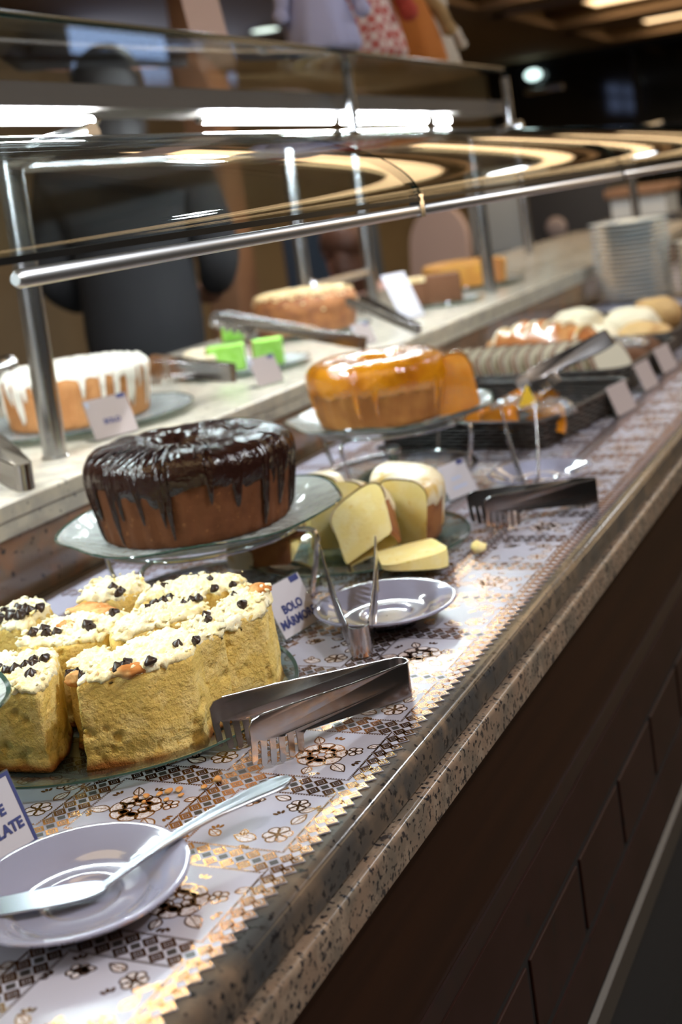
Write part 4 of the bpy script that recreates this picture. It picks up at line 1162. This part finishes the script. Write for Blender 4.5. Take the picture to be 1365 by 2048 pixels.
# ------------------------------------------------------------------ ring cakes
def ring_profile(Ro, Rb, Ri, H, dome, n=10):
    """from the bottom outside, up the side, over the top and down the hole"""
    pr = [(Rb-.004, 0), (Rb, .003)]
    for k in range(1, 9): pr.append((Rb+(Ro-Rb)*k/8, .003+(H-.030)*k/8))
    rm = (Ro+Ri)/2; a = (Ro-Ri)/2
    for k in range(1, 2*n):
        t = PI*k/(2*n)
        # flattened dome
        pr.append((rm+a*math.copysign(abs(math.cos(t))**.72, math.cos(t)), H-.026+dome*math.sin(t)**.62))
    for k in range(6): pr.append((Ri-.002*k/5, H-.028-(H-.032)*k/5))
    pr.append((Ri, .0))
    return pr
def ring_cake(mb, pr, n, mi, seed, flute=0, amp=.0012, famp=.0012):
    cx = lambda r, z, t: (r + famp*(math.cos(flute*t) if flute else 0)*(1 if z < .06 else .3) + amp*nz((r*math.cos(t), r*math.sin(t), z), 45, seed) + amp*.6*nz((r*math.cos(t), r*math.sin(t), z), 130, seed+3), max(0, z + (amp*nz((r*math.cos(t), r*math.sin(t), z), 35, seed+9) if z > .03 else 0)))
    mb.lathe(pr+[pr[0]], n, mi, fn=cx)
def icing(mb, pr, n, mi, seed, off, drip, inner=.035, rid=0.0, lowz=0.0, drop=.03):
    """a coat over the top of a ring cake whose outer edge runs down in drips: drip(theta)->lowest z"""
    # arc-length parametrised outer path of the profile
    P = [Vector((r, z)) for r, z in pr]
    L = [0]
    for a, b in zip(P, P[1:]): L.append(L[-1]+(b-a).length)
    def at(s):
        s = max(0, min(L[-1], s))
        for i in range(len(L)-1):
            if s <= L[i+1]:
                t = (s-L[i])/max(1e-9, L[i+1]-L[i]); p = P[i].lerp(P[i+1], t); d = (P[i+1]-P[i]).normalized()
                return p, Vector((d.y, -d.x))
        return P[-1], Vector((1, 0))
    s_end = L[-1]-inner
    m = 34; K = n; vs = []
    for k in range(K):
        t = 2*PI*k/K
        zl = drip(t)
        s0 = max(.0, zl)            # side is nearly vertical: arc length ~ height
        for j in range(m+1):
            u = (j/m)
            s = s0 + (s_end-s0)*u
            p, nn = at(s)
            th = off*(1-.75*max(0, 1-j/3)) * (1-.7*max(0, (j-m+3)/3))
            w = nz((p.x*math.cos(t), p.x*math.sin(t), p.y), 42, seed)*.0016 + nz((p.x*math.cos(t), p.x*math.sin(t), p.y), 100, seed+4)*.0008
            ridg = rid*math.sin(9*t*1.0+3*math.sin(2*t))*.5 if rid else 0
            # drips are fat at their foot
            fat = .0016*math.exp(-((u-.06)/.05)**2) if zl < .055 else .0006*math.exp(-((u-.06)/.05)**2)
            q = p + nn*(th+w*.6+fat+ridg)
            vs.append((q.x*math.cos(t), q.x*math.sin(t), max(.0012, q.y)))
    fs = []
    for k in range(K):
        a = k*(m+1); b = ((k+1) % K)*(m+1)
        for j in range(m): fs.append((a+j, b+j, b+j+1, a+j+1))
    mb.add(vs, fs, mi)
def drip_fn(seed, n, base, var, depth, lo):
    rnd = random.Random(seed)
    D = [(rnd.uniform(0, 2*PI), rnd.uniform(.018, .045), rnd.uniform(.35, 1.0)) for _ in range(n)]
    def f(t):
        z = base + var*nz((math.cos(t), math.sin(t), 0), 2.6, seed) + var*.5*nz((math.cos(t), math.sin(t), 0), 7, seed+2)
        for (a, w, d) in D:
            x = abs((t-a+PI) % (2*PI)-PI)/w
            if x < 1.6: z -= depth*d*math.exp(-(x**4)*1.2)
        return max(lo, z)
    return f
STZ = .984+.0052
# the chocolate cake
tk = thing('ring_cake', 'chocolate ring cake with glossy dark icing running down its sides', 'cake', (-.376, 1.247, STZ), 0)
pr = ring_profile(.1215, .1095, .036, .098, .030)
mb = MB(); ring_cake(mb, pr, 192, 0, 3, 34, .0012, .0011); mb.build('sponge', G['choc_cake'], tk, 180)
mb = MB(); icing(mb, pr, 420, 0, 5, .0028, drip_fn(11, 46, .060, .022, .055, .004), inner=.055, rid=.0022); ico = mb.build('chocolate_icing', G['choc_glaze'], tk, 180)
# thin ridges of icing trailed over the top
mb = MB()
for k in range(15):
    a = -2.35 + k*.115 + .02*math.sin(k*5)
    pts = []
    for j in range(9):
        u = j/8; r = .052 + .064*u
        i0 = [q for q in pr if q[1] > .06]
        zz = min(i0, key=lambda q: abs(q[0]-r))[1]
        aa = a + .05*math.sin(u*3+k)
        pts.append((r*math.cos(aa), r*math.sin(aa), zz+.0050))
    mb = MB().tube(pts, [.0008, .0017, .0020, .0018, .0020, .0018, .0018, .0016, .0008], 8)
    mb.build('icing_ridge', G['choc_glaze'], ico, 180)
# the orange cake
ok = thing('ring_cake', 'golden ring cake with shiny orange glaze on the tall stand', 'cake', (-.392, 1.836, STZ), 0)
pr = ring_profile(.112, .098, .026, .096, .032)
mb = MB(); ring_cake(mb, pr, 160, 0, 13, 26, .0012, .0014); mb.build('sponge', G['orange_cake'], ok, 180)
mb = MB(); icing(mb, pr, 320, 0, 15, .0026, drip_fn(21, 22, .056, .010, .050, .004), inner=.05); mb.build('orange_icing', G['orange_glaze'], ok, 180)
# wedge of orange cake leaning beside it
def slice_of_ring(name, label, cat, pr, a, mats, parts, loc, rot, group=None, seed=1, amp=.0012):
    t = thing(name, label, cat, loc, 0, group, rot=rot)
    fn = lambda r, z, th: (r + amp*nz((r*math.cos(th), r*math.sin(th), z), 60, seed), z)
    closed = pr+[pr[0]]
    rm = (max(p[0] for p in pr)+min(p[0] for p in pr))/2
    def mk(prof, mi_sw, mi_cap, nm, mat):
        mb = MB(); mb.lathe(prof, 12, 0, fn=fn, a0=-a/2, a1=a/2, cap_mi=1)
        mb.v = [(x-rm, y, z) for x, y, z in mb.v]
        return mb.build(nm, mat, t, 40)
    mk(pr, 0, 1, parts[0], mats[0])
    return t, rm
def ring_sector(mb, pr, a0, a1, n, seed, amp=.001):
    fn = lambda r, z, th: (r + amp*nz((r*math.cos(th), r*math.sin(th), z), 60, seed), max(0, z))
    mb.lathe(pr, n, 0, fn=fn, a0=a0, a1=a1, cap_mi=1)
    # close the underside between profile end and start
    return mb
def icing_cap(mb, pr, a0, a1, n, off, zlow, seed, drip=None):
    """icing over part of a ring: a shell with thickness"""
    P = [p for p in pr]
    K = n+1; rows = []
    for k in range(K):
        t = a0+(a1-a0)*k/n; row = []
        zl = zlow + .012*nz((math.cos(t)*3, math.sin(t)*3, 0), 3, seed)
        if drip: zl = drip(t)
        for i, (r, z) in enumerate(P):
            a, b = P[max(i-1, 0)], P[min(i+1, len(P)-1)]
            d = Vector((b[0]-a[0], b[1]-a[1])); d.normalize(); nn = (d.y, -d.x)
            th = off*max(0, min(1, (z-zl)/.005)) if r > .05 or z > .05 else off*max(0, min(1, (z-.055)/.005))
            th += off*.3*nz((r*math.cos(t), r*math.sin(t), z), 60, seed) if th > 0 else -.0015
            row.append((r+nn[0]*th, z+nn[1]*th))
        rows.append((t, row))
    vs = [(r*math.cos(t), r*math.sin(t), z) for t, row in rows for r, z in row]
    m_ = len(P); fs = [(k*m_+i, (k+1)*m_+i, (k+1)*m_+i+1, k*m_+i+1) for k in range(n) for i in range(m_-1)]
    mb.add(vs, fs, 0)
def cut_ring(name, label, pr, ang, loc, rot, crust, crumb_m, ice_m, group=None, seed=1, zlow=.045, rec=None, n=None, drip=None, cat='cake', ice=True):
    """a wedge of ring cake: crust and cut faces in one part, icing as another; origin at the wedge's middle"""
    t = thing(name, label, cat, loc, 0, group, rot=rot)
    rm = rec if rec is not None else (max(p[0] for p in pr)+min(p[0] for p in pr))/2
    n = n or max(6, int(ang/.05))
    mb = MB(); ring_sector(mb, pr, -ang/2, ang/2, n, seed)
    mb.v = [(x-rm, y, z) for x, y, z in mb.v]
    mb.build('sponge', [crust, crumb_m], t, 40)
    if ice:
        mb = MB(); icing_cap(mb, pr, -ang/2-.004, ang/2+.004, n, .0022, zlow, seed, drip)
        mb.v = [(x-rm, y, z) for x, y, z in mb.v]
        o = mb.build('icing', ice_m, t, 180)
    return t
MPZ = ZT+.0062
prl = ring_profile(.104, .094, .026, .082, .026)
# remaining third of the lemon ring cake: centre of the plate, cut face towards the camera
cut_ring('ring_cake', 'remaining part of a lemon ring cake with white icing, cut face showing', prl, R(104), (-.252, 1.438, MPZ), (0, 0, R(36)), G['brown_crust'], G['yellow_crumb'], G['white_glaze'], seed=4, rec=0.0, n=48, drip=drip_fn(5, 9, .05, .012, .045, .006))
SL = 'cut slices on the lemon ring cake plate'
cut_ring('cake_slice', 'big pale yellow slice leaning forward against the cut ring cake', prl, R(17), (-.200, 1.350, MPZ+.016), (R(-48), R(-24), R(22)), G['brown_crust'], G['yellow_crumb'], G['white_glaze'], SL, 8)
cut_ring('cake_slice', 'upright yellow slice with orange crust behind the leaning slice', prl, R(20), (-.268, 1.395, MPZ+.004), (R(-14), 0, R(8)), G['brown_crust'], G['yellow_crumb'], G['white_glaze'], SL, 9)
cut_ring('cake_slice', 'brown crusted slice lying lowest at the left of the plate', prl, R(20), (-.318, 1.365, MPZ+.018), (R(86), 0, R(-75)), G['brown_crust'], G['yellow_crumb'], G['white_glaze'], SL, 10)
cut_ring('cake_slice', 'iced slice stacked on top of the brown crusted slice', prl, R(18), (-.312, 1.378, MPZ+.048), (R(84), R(4), R(-50)), G['brown_crust'], G['yellow_crumb'], G['white_glaze'], SL, 12)
cut_ring('cake_slice', 'orange tinted slice at the back left of the lemon ring cake plate', prl, R(22), (-.315, 1.455, MPZ+.002), (R(4), 0, R(150)), G['brown_crust'], G['yellow_crumb'], G['white_glaze'], SL, 14)
cut_ring('cake_slice', 'thin yellow slice lying flat at the right rim of the plate', prl, R(11), (-.168, 1.372, MPZ+.010), (R(88), 0, R(28)), G['yellow_crumb'], G['yellow_crumb'], G['white_glaze'], SL, 16, ice=False)
cut_ring('cake_slice', 'orange wedge leaning at the right side of the golden ring cake', ring_profile(.108, .096, .03, .088, .03), R(16), (-.262, 1.862, STZ+.002), (R(0), R(-18), R(22)), G['orange_cake'], G['orange_glaze'], G['orange_glaze'], None, 18)
# ------------------------------------------------------------------ glass lid, baskets and breads
ld = thing('glass_lid', 'small clear glass lid with a shiny knob under the orange cake stand', 'lid', (-.352, 1.768, ZT))
MB().lathe([(.070, 0), (.0715, .002), (.066, .010), (.050, .020), (.028, .027), (.008, .030), (.001, .0302)], 48).lathe([(.001, .0282), (.027, .025), (.048, .018), (.064, .008), (.070, 0)], 48).build('dome', G['plate_clear'], ld, 60)
MB().lathe([(.001, .0300), (.007, .0302), (.006, .038), (.011, .042), (.0145, .049), (.012, .056), (.006, .0595), (.001, .060)], 28).build('knob', G['chrome'], ld, 60)

def basket(label, x, y, hx, hy, h, rz, seed):
    t = thing('wicker_basket', label, 'basket', (x, y, ZT), rz, 'dark wicker bread baskets')
    def path(k, inset=0.0, amp=0.0, ph=0):
        pts = resample(round_poly([(-hx+inset, -hy+inset), (hx-inset, -hy+inset), (hx-inset, hy-inset), (-hx+inset, hy-inset)], .05, 6), .0075)
        out = []
        for i, p in enumerate(pts):
            n = Vector(p).normalized(); a = amp*math.sin(i*PI/2+ph)
            out.append((p[0]+n.x*a, p[1]+n.y*a, k))
        return out
    rows = 7; mb = MB()
    for r in range(rows):
        mb.tube(path(.004+r*(h-.008)/(rows-1), .006-.006*r/(rows-1), .0022, (r % 2)*PI), .0030, 6, closed=True)
    mb.build('woven_wall', G['wicker'], t, 180)
    MB().tube([(a, b, h) for a, b, _ in path(0)], .0050, 8, closed=True).build('rim', G['wicker'], t, 180)
    MB().rbox((-hx+.006, -hy+.006, .0002), (hx-.006, hy-.006, .0050), .0015).build('base', G['wicker'], t)
    return t
basket('front dark wicker basket holding shiny orange cake slices', -.300, 2.165, .170, .190, .044, R(-10), 1)
basket('middle dark wicker basket with the sliced grey loaf and glazed loaf', -.315, 2.630, .190, .205, .046, R(-4), 2)
basket('farthest dark wicker basket filled with pale rolls', -.330, 3.130, .200, .255, .046, R(-2), 3)
# orange slices wrapped in film in the first basket
pro = ring_profile(.085, .076, .022, .060, .02, 7)
OS = 'orange cake slices in the front basket'
BZ = ZT+.0065
for i, (x, y, a, rx, lab) in enumerate([(-.345, 2.105, 20, 76, 'orange cake slice at the left end of the front basket next to the golden cake'), (-.262, 2.055, -5, 74, 'orange cake slice in the middle front of the wicker basket'),
        (-.190, 2.045, 15, 76, 'orange cake slice at the right front corner of the wicker basket'), (-.315, 2.210, 40, 74, 'orange cake slice at the back left of the front basket'), (-.225, 2.190, -20, 75, 'orange cake slice at the back right of the front basket')]):
    cut_ring('cake_slice', lab, pro, R(34), (x, y, BZ+.022), (R(rx), 0, R(a)), G['orange_cake'], G['orange_glaze'], G['orange_glaze'], OS, 30+i, zlow=.02)
def film(label, x, y, z, rx, ry, rz, seed):
    mb = MB().sphere((0, 0, 0), 1, 26, fn=lambda p: Vector((p.x*rx, p.y*ry, max(-.15, p.z)*rz))*(1+.22*nz(p, 2.6, seed)+.12*nz(p, 6, seed+2)))
    tag(mb.build('plastic_wrap', glass_mat('wrap_film_%d' % seed, (.86, .88, .9), .06, 1.9, body=.15, body_col=(.7, .75, .82), bump=(60, 1.0, .012)), None, 180, loc=(x, y, z)), label, 'plastic wrap', 'crumpled clear wrap on the slices')
film('crumpled clear wrap shining over the slices in the middle of the front basket', -.248, 2.062, BZ+.046, .040, .036, .020, 3)
film('crumpled clear wrap at the right front corner of the wicker basket', -.168, 2.022, BZ+.042, .036, .036, .022, 7)
film('crumpled clear wrap at the left of the front basket by the golden cake', -.352, 2.085, BZ+.046, .040, .034, .016, 11)
chz = thing('cheese_slice', 'bright yellow triangular slice held in the dark basket tongs', 'food', (-.212, 2.02, BZ+.055), R(20))
MB().poly_plate([(-.014, -.018), (.016, -.014), (.004, .016)], .006, lambda u, v, w: (u, w+.3*v, v+.018)).build('slice', G['cheese'], chz)

# sliced grey loaf
def bread_slice_outline(w, h):
    pts = []
    for k in range(24):
        t = PI*k/23; pts.append((w/2*math.cos(t)*(1+.06*math.sin(2*t)**2), h*.45+h*.55*math.sin(t)))
    return pts + [(-w/2*.93, .004), (-w/2*.86, 0), (w/2*.86, 0), (w/2*.93, .004)]
ln = Vector((-.165, 2.49)); rn = Vector((-.485, 2.505)); nS = 13
for i in range(nS):
    u = i/(nS-1); p = rn.lerp(ln, u)
    t = thing('bread_slice', ['grey bread slice at the left end of the sliced loaf', 'grey bread slice standing in the sliced loaf in the middle basket', 'grey bread end slice at the right end of the sliced loaf'][0 if i == 0 else 2 if i == nS-1 else 1], 'bread', (p.x, p.y, BZ), 0, 'slices of the grey loaf', rot=(R(0), R(-24), R(-12+2*math.sin(i))))
    o2 = bread_slice_outline(.150, .100)
    o3 = [(a*.90, .004+b*.92) for a, b in o2]
    th = .0095
    MB().poly_plate(o2, th, lambda a, b, w: (w, a, b)).build('crust', G['rye'], t, 40)
    MB().poly_plate(o3, .0008, lambda a, b, w: (w+th/2+.0005, a, b)).build('crumb_face', G['rye_cut'], t, 0)
    MB().poly_plate(o3, .0008, lambda a, b, w: (w-th/2-.0005, a, b)).build('crumb_face', G['rye_cut'], t, 0)
# glazed loaf, rolls
def loaf(name, label, loc, rz, rx, ry, rh, mat, seed, cuts=0, cat='bread', group=None, cutmat=None):
    t = thing(name, label, cat, loc, rz, group)
    def f(p):
        q = Vector((p.x, p.y, p.z))
        q.z = max(-.72, q.z)
        sgn = 1
        q = Vector((math.copysign(abs(q.x)**.85, q.x)*rx, math.copysign(abs(q.y)**.9, q.y)*ry, (q.z+.72)*rh/1.72))
        k = 1+.06*nz(p, 2.2, seed)
        if cuts: q.z *= 1+.06*math.cos(q.x/rx*PI*cuts)
        return Vector((q.x*k, q.y*k, max(0, q.z*k)))
    MB().sphere((0, 0, 0), 1, 36, fn=f).build('crust', mat, t, 180)
    if cutmat:
        m2 = MB()
        for k in range(cuts):
            x = rx*(-1+ (2*k+1)/cuts)*.82
            pts = []
            for j in range(9):
                a = -1.0+2.0*j/8
                pts.append((x+.006*a, ry*.86*math.sin(a*1.25), rh*(.16+.86*math.cos(a*1.05))*(1-.25*(x/rx)**2)))
            m2 = MB().tube(pts, [.001]+[.0042]*7+[.001], 8); m2.build('score_mark', cutmat, t, 180)
    return t
loaf('bread_loaf', 'glossy brown loaf with pale score marks in the middle basket', (-.385, 2.725, BZ), R(-14), .150, .058, .108, G['bun'], 3, 6, cutmat=G['white_glaze'])
RG = 'pale rolls in the farthest basket'
for i, (x, y, rz, rx, ry, h, mt, lab) in enumerate([
        (-.455, 3.02, 20, .070, .046, .068, 'roll_white', 'pale bread roll at the left front of the farthest basket'),
        (-.350, 3.00, -15, .072, .046, .060, 'roll_white', 'pale bread roll in the centre front of the farthest basket'),
        (-.405, 3.13, 60, .068, .048, .086, 'roll_white', 'tall pale bread roll in the middle of the farthest basket'),
        (-.285, 3.13, 10, .072, .050, .080, 'roll_white', 'pale bread roll right of the tall one in the farthest basket'),
        (-.455, 3.25, 0, .070, .050, .075, 'roll_white', 'pale bread roll at the back left of the farthest basket'),
        (-.225, 3.00, -25, .070, .045, .058, 'roll_tan', 'tan bread roll at the right front of the farthest basket'),
        (-.250, 3.27, 30, .066, .046, .085, 'roll_tan', 'tan bread roll at the back right of the farthest basket')]):
    loaf('bread_roll', lab, (x, y, BZ), R(rz), rx, ry, h, G[mt], 20+i*3, 0, group=RG)
for i, (x, y, rz, lab) in enumerate([(-.19, 2.62, 10, 'dark brown bun near the rim of the middle basket'), (-.185, 2.745, -15, 'dark brown bun at the far right corner of the middle basket'), (-.270, 2.62, 40, 'dark brown bun beside the sliced grey loaf')]):
    loaf('bread_roll', lab, (x, y, BZ), R(rz), .055, .042, .058, G['brownie'], 60+i*5, 0, group='dark buns in the middle basket')
film('crumpled clear wrap over the dark buns of the middle basket', -.190, 2.66, BZ+.055, .045, .06, .016, 15)
aim('dark tongs standing in the front basket above the orange slices', (-.095, 2.165, 1.030), (-.215, 2.045, .962), .060, 1.0, 'tong_dark', R(20))
for (a, b, lab) in (((-.103, 2.180), (-.088, 2.262), 'white name card leaning in front of the front wicker basket'), ((-.104, 2.410), (-.094, 2.490), 'white name card in front of the middle basket, second from the left'), ((-.106, 2.600), (-.093, 2.685), 'farthest white name card in front of the middle basket')):
    card(lab, a, b, .056, R(20), [], mat='card_pink', corner=False)

# ------------------------------------------------------------------ stacked plates
pl0 = MB().lathe([(.001, .0030), (.070, .0030), (.084, .0062), (.116, .0125), (.1265, .0150), (.1275, .0142), (.1262, .0128), (.114, .0098), (.088, .0036), (.076, .0008), (.072, .0), (.001, .0006)], 72).build('dinner_plate', G['white_plate'], None, 60)
def stack(x, y, n, which, top_label):
    for i in range(n):
        o = pl0 if (which == 0 and i == 0) else pl0.copy()
        if o is not pl0: col.objects.link(o)
        o.location = (x+.0012*math.sin(i*2.1), y+.0012*math.cos(i*1.7), ZT+.0005+i*.0142)
        lab = top_label[1] if i == n-1 else top_label[0]
        tag(o, lab, 'plate', ['white plates of the tall stack', 'white plates of the short stack'][which])
stack(-.484, 4.10, 18, 0, ('white plate in the tall stack behind the rolls', 'topmost white plate of the tall stack behind the rolls'))
stack(-.224, 4.12, 12, 1, ('white plate in the shorter stack at the right edge', 'topmost white plate of the shorter stack at the right edge'))

# ------------------------------------------------------------------ cakes on the raised granite shelf
SZ = LZ+.0005
glass_plate('serving_plate', 'clear glass plate on the granite shelf under the white coconut cake', (-.900, 1.725, SZ), .195, .014, G['plate_glass'], .0006, .4, flat=.80)
glass_plate('serving_plate', 'clear glass plate on the granite shelf under the green cake slices', (-.860, 2.225, SZ), .135, .012, G['plate_glass'], .0006, 1.4, flat=.80)
glass_plate('serving_plate', 'clear glass plate on the granite shelf under the peanut cake', (-1.000, 2.790, SZ), .158, .012, G['plate_glass'], .0006, 2.4, flat=.80)
glass_plate('serving_plate', 'clear glass plate on the granite shelf under the corn and brown cakes', (-.900, 3.700, SZ), .170, .012, G['plate_glass'], .0006, 3.4, flat=.80)
glass_plate('serving_plate', 'small clear glass plate on the granite shelf under the brown cake block', (-.815, 3.230, SZ), .115, .012, G['plate_glass'], .0006, 4.4, flat=.80)
PZ2 = SZ+.0062
ck = thing('ring_cake', 'brown ring cake topped with white grated coconut on the granite shelf', 'cake', (-.905, 1.735, PZ2))
prc = ring_profile(.125, .116, .030, .100, .020)
mb = MB(); ring_cake(mb, prc, 160, 0, 33, 40, .0012, .0014); mb.build('sponge', G['coco_cake'], ck, 180)
mb = MB(); icing(mb, prc, 320, 0, 35, .0030, drip_fn(31, 44, .083, .010, .062, .010), inner=.05)
rnd = random.Random(77)
for k in range(420):
    a = rnd.uniform(0, 2*PI); r = rnd.uniform(.045, .115)
    zz = min((q for q in prc if q[1] > .05), key=lambda q: abs(q[0]-r))[1]
    s = rnd.random()*60
    mb.sphere((r*math.cos(a), r*math.sin(a), zz+.003), rnd.uniform(.002, .0042), 6, sc=(1, rnd.uniform(.6, 1.4), .8))
o = mb.build('coconut_topping', G['coconut'], ck, 180); o['kind'] = 'stuff'
# green slices
GS = 'cake slices on the green cake plate'
def block(name, label, loc, rz, dx, dy, dz, body, crust, top, group, rot=None, cat='cake'):
    t = thing(name, label, cat, loc, rz, group, rot=rot)
    MB().rbox((-dx/2, -dy/2, 0), (dx/2, dy/2, dz), .004).build('sponge', body, t)
    if crust:
        MB().rbox((-dx/2-.0015, -dy/2+.001, -.0), (-dx/2+.003, dy/2-.001, dz-.001), .001).build('side_crust', crust, t)
    if top:
        mb = MB(); prism_blob(mb, [(-dx/2-.001, -dy/2-.001), (dx/2+.001, -dy/2-.001), (dx/2+.001, dy/2+.001), (-dx/2-.001, dy/2+.001)], dz-.006, dz+.005, .004, .006, .004, .0018, 80, 3)
        mb.build('topping', top, t, 180)
    return t
block('cake_slice', 'bright green cake slice with brown crust in the middle of its plate', (-.880, 2.190, PZ2), R(28), .075, .05, .052, G['green_cake'], G['brown_crust'], None, GS)
block('cake_slice', 'bright green cake slice at the right of its plate by the name card', (-.808, 2.235, PZ2), R(28), .062, .055, .052, G['green_cake'], G['brown_crust'], None, GS)
block('cake_slice', 'small green cake slice stacked on the other green slices', (-.885, 2.235, PZ2+.055), R(30), .045, .045, .036, G['green_cake'], G['brown_crust'], None, GS)
block('cake_slice', 'white iced brown cake slice at the left of the green slices', (-.925, 2.150, PZ2), R(35), .075, .05, .034, G['brown_crust'], None, G['white_glaze'], GS)
block('cake_slice', 'white and green iced cake slice at the far left of its plate', (-.955, 2.225, PZ2), R(20), .07, .06, .038, G['green_cake'], None, G['white_glaze'], GS)
# peanut cake
pk = thing('ring_cake', 'brown ring cake covered with chopped peanuts on the granite shelf', 'cake', (-1.000, 2.785, PZ2))
prp = ring_profile(.130, .120, .030, .088, .036)
mb = MB(); ring_cake(mb, prp, 140, 0, 43, 0, .0018); mb.build('sponge', G['brown_crust'], pk, 180)
mb = MB(); icing(mb, prp, 220, 0, 45, .0025, drip_fn(41, 10, .058, .018, .02, .01), inner=.045); mb.build('caramel_coat', G['brown_crust'], pk, 180)
mb = MB(); rnd = random.Random(5)
for k in range(1100):
    a = rnd.uniform(0, 2*PI); r = rnd.uniform(.04, .1305)
    cand = [q for q in prp if q[1] > .052 and q[0] > .03]
    q = min(cand, key=lambda q: abs(q[0]-r)); zz = q[1]
    if r > .122: zz -= rnd.uniform(0, .022)
    mb.sphere((r*math.cos(a), r*math.sin(a), zz+.0045), rnd.uniform(.003, .0056), 6, sc=(1, rnd.uniform(.6, 1.3), .7))
o = mb.build('peanut_topping', G['peanut'], pk, 180); o['kind'] = 'stuff'
# corn cake and brown blocks
yk = thing('ring_cake', 'smooth yellow corn ring cake with a cut open end, far along the shelf', 'cake', (-.915, 3.715, PZ2), R(-30))
pry = ring_profile(.130, .124, .034, .084, .016)
mb = MB(); ring_sector(mb, pry, R(25), R(345), 72, 53); mb.build('sponge', [G['yellow_cake'], G['corn_crust']], yk, 40)
block('cake_block', 'dark brown square cake block left of the yellow corn cake', (-.800, 3.215, PZ2), R(28), .095, .075, .078, G['brownie'], None, None, None, cat='cake')
block('cake_block', 'dark brown cake block half hidden behind the tall white card', (-.870, 3.180, PZ2), R(28), .07, .07, .070, G['brownie'], None, G['peanut'], None, cat='cake')
# cards and tongs of the shelf
card('grey pink name card on the granite shelf before the coconut cake', (-.742, 1.552), (-.712, 1.626), .066, R(22), [('BOLO', .026, .011)], mat='card_pink', z=SZ)
card('grey pink name card on the granite shelf before the green slices', (-.688, 1.968), (-.668, 2.032), .056, R(22), [], mat='card_pink', z=SZ)
card('small dark pink name card on the granite shelf right of the peanut cake', (-.705, 2.440), (-.688, 2.500), .050, R(22), [], mat='card_pink', z=SZ)
card('tall white printed card leaning on the granite shelf before the brown cake', (-.790, 2.885), (-.762, 2.972), .125, R(24), [], mat='card', z=SZ, corner=False, strips=[(.100, .045), (.085, .055), (.070, .05), (.045, .055), (.030, .04)])
aim('steel tongs on the coconut cake plate with combs against the cake', (-.715, 1.925, SZ+.022), (-.860, 1.900, SZ+.034), .075, 1.0, roll=R(0))
aim('long steel tongs lying across above the green cake slices', (-.614, 2.245, SZ+.022), (-.885, 2.135, SZ+.100), .05, 1.7, flat=.46)
aim('steel tongs lying between the peanut cake and the tall white card', (-.628, 2.58, SZ+.004), (-.80, 2.66, SZ+.062), .05, 1.25, 'tong_dark', flat=.5)
aim('steel tongs at the left edge of the granite shelf by the steel post', (-.632, 1.255, SZ+.002), (-.80, 1.36, SZ+.006), .050, 1.1)

# ------------------------------------------------------------------ plush dolls on the top shelf
DZ = 1.6372
def doll(label, loc, rz, body, dress, head, hair, hgt, group='plush dolls on the glass top shelf'):
    t = thing('plush_doll', label, 'doll', loc, rz, group)
    k = hgt
    MB().lathe([(.001, .0), (.062*k, .0), (.068*k, .012*k), (.060*k, .06*k), (.040*k, .125*k), (.030*k, .150*k), (.001, .155*k)], 32, fn=lambda r, z, a: (r*(1+.05*math.cos(9*a)*(1-z/.16/k)), z)).build('dress', dress, t, 180)
    MB().sphere((0, 0, .195*k), .048*k, 22).build('head', head, t, 180)
    MB().sphere((0, .008*k, .207*k), .050*k, 20, fn=lambda p: Vector((p.x, p.y, max(p.z, .19*k)))).build('hair', hair, t, 180)
    for s in (-1, 1):
        MB().tube([(s*.030*k, 0, .140*k), (s*.062*k, -.015*k, .105*k), (s*.070*k, -.030*k, .070*k)], [.016*k, .015*k, .013*k], 12).sphere((s*.071*k, -.032*k, .066*k), .0155*k, 12).build('arm', body, t, 180)
    return t
doll('lavender plush doll with a round skirt at the left on the top shelf', (-.650, 2.350, DZ), R(35), G['lavender'], G['lavender'], G['beige_plush'], G['tan_plush'], 1.15)
t = doll('plush doll in a red gingham dress in the middle of the top shelf', (-.690, 2.640, DZ), R(35), G['red_plush'], G['gingham'], G['beige_plush'], G['red_plush'], 1.45)
doll('plush doll in an orange felt dress with brown hat on the top shelf', (-.700, 2.960, DZ), R(35), G['tan_plush'], G['orange_plush'], G['tan_plush'], G['brown_plush'], 1.25)
doll('small beige plush doll right of the orange one on the top shelf', (-.690, 3.110, DZ), R(35), G['beige_plush'], G['beige_plush'], G['beige_plush'], G['brown_plush'], .85)
pp = thing('paper_sign', 'long ribbed pink paper strip standing on the glass top shelf', 'sign', (-.850, 2.27, DZ), R(28))
MB().poly_plate([(-.036, 0), (.036, 0), (.036, .42), (-.036, .42)], .003, lambda u, v, w: (u-.12*v, w+.05*v, v)).build('sheet', G['pink_paper'], pp)
#@@NEXT
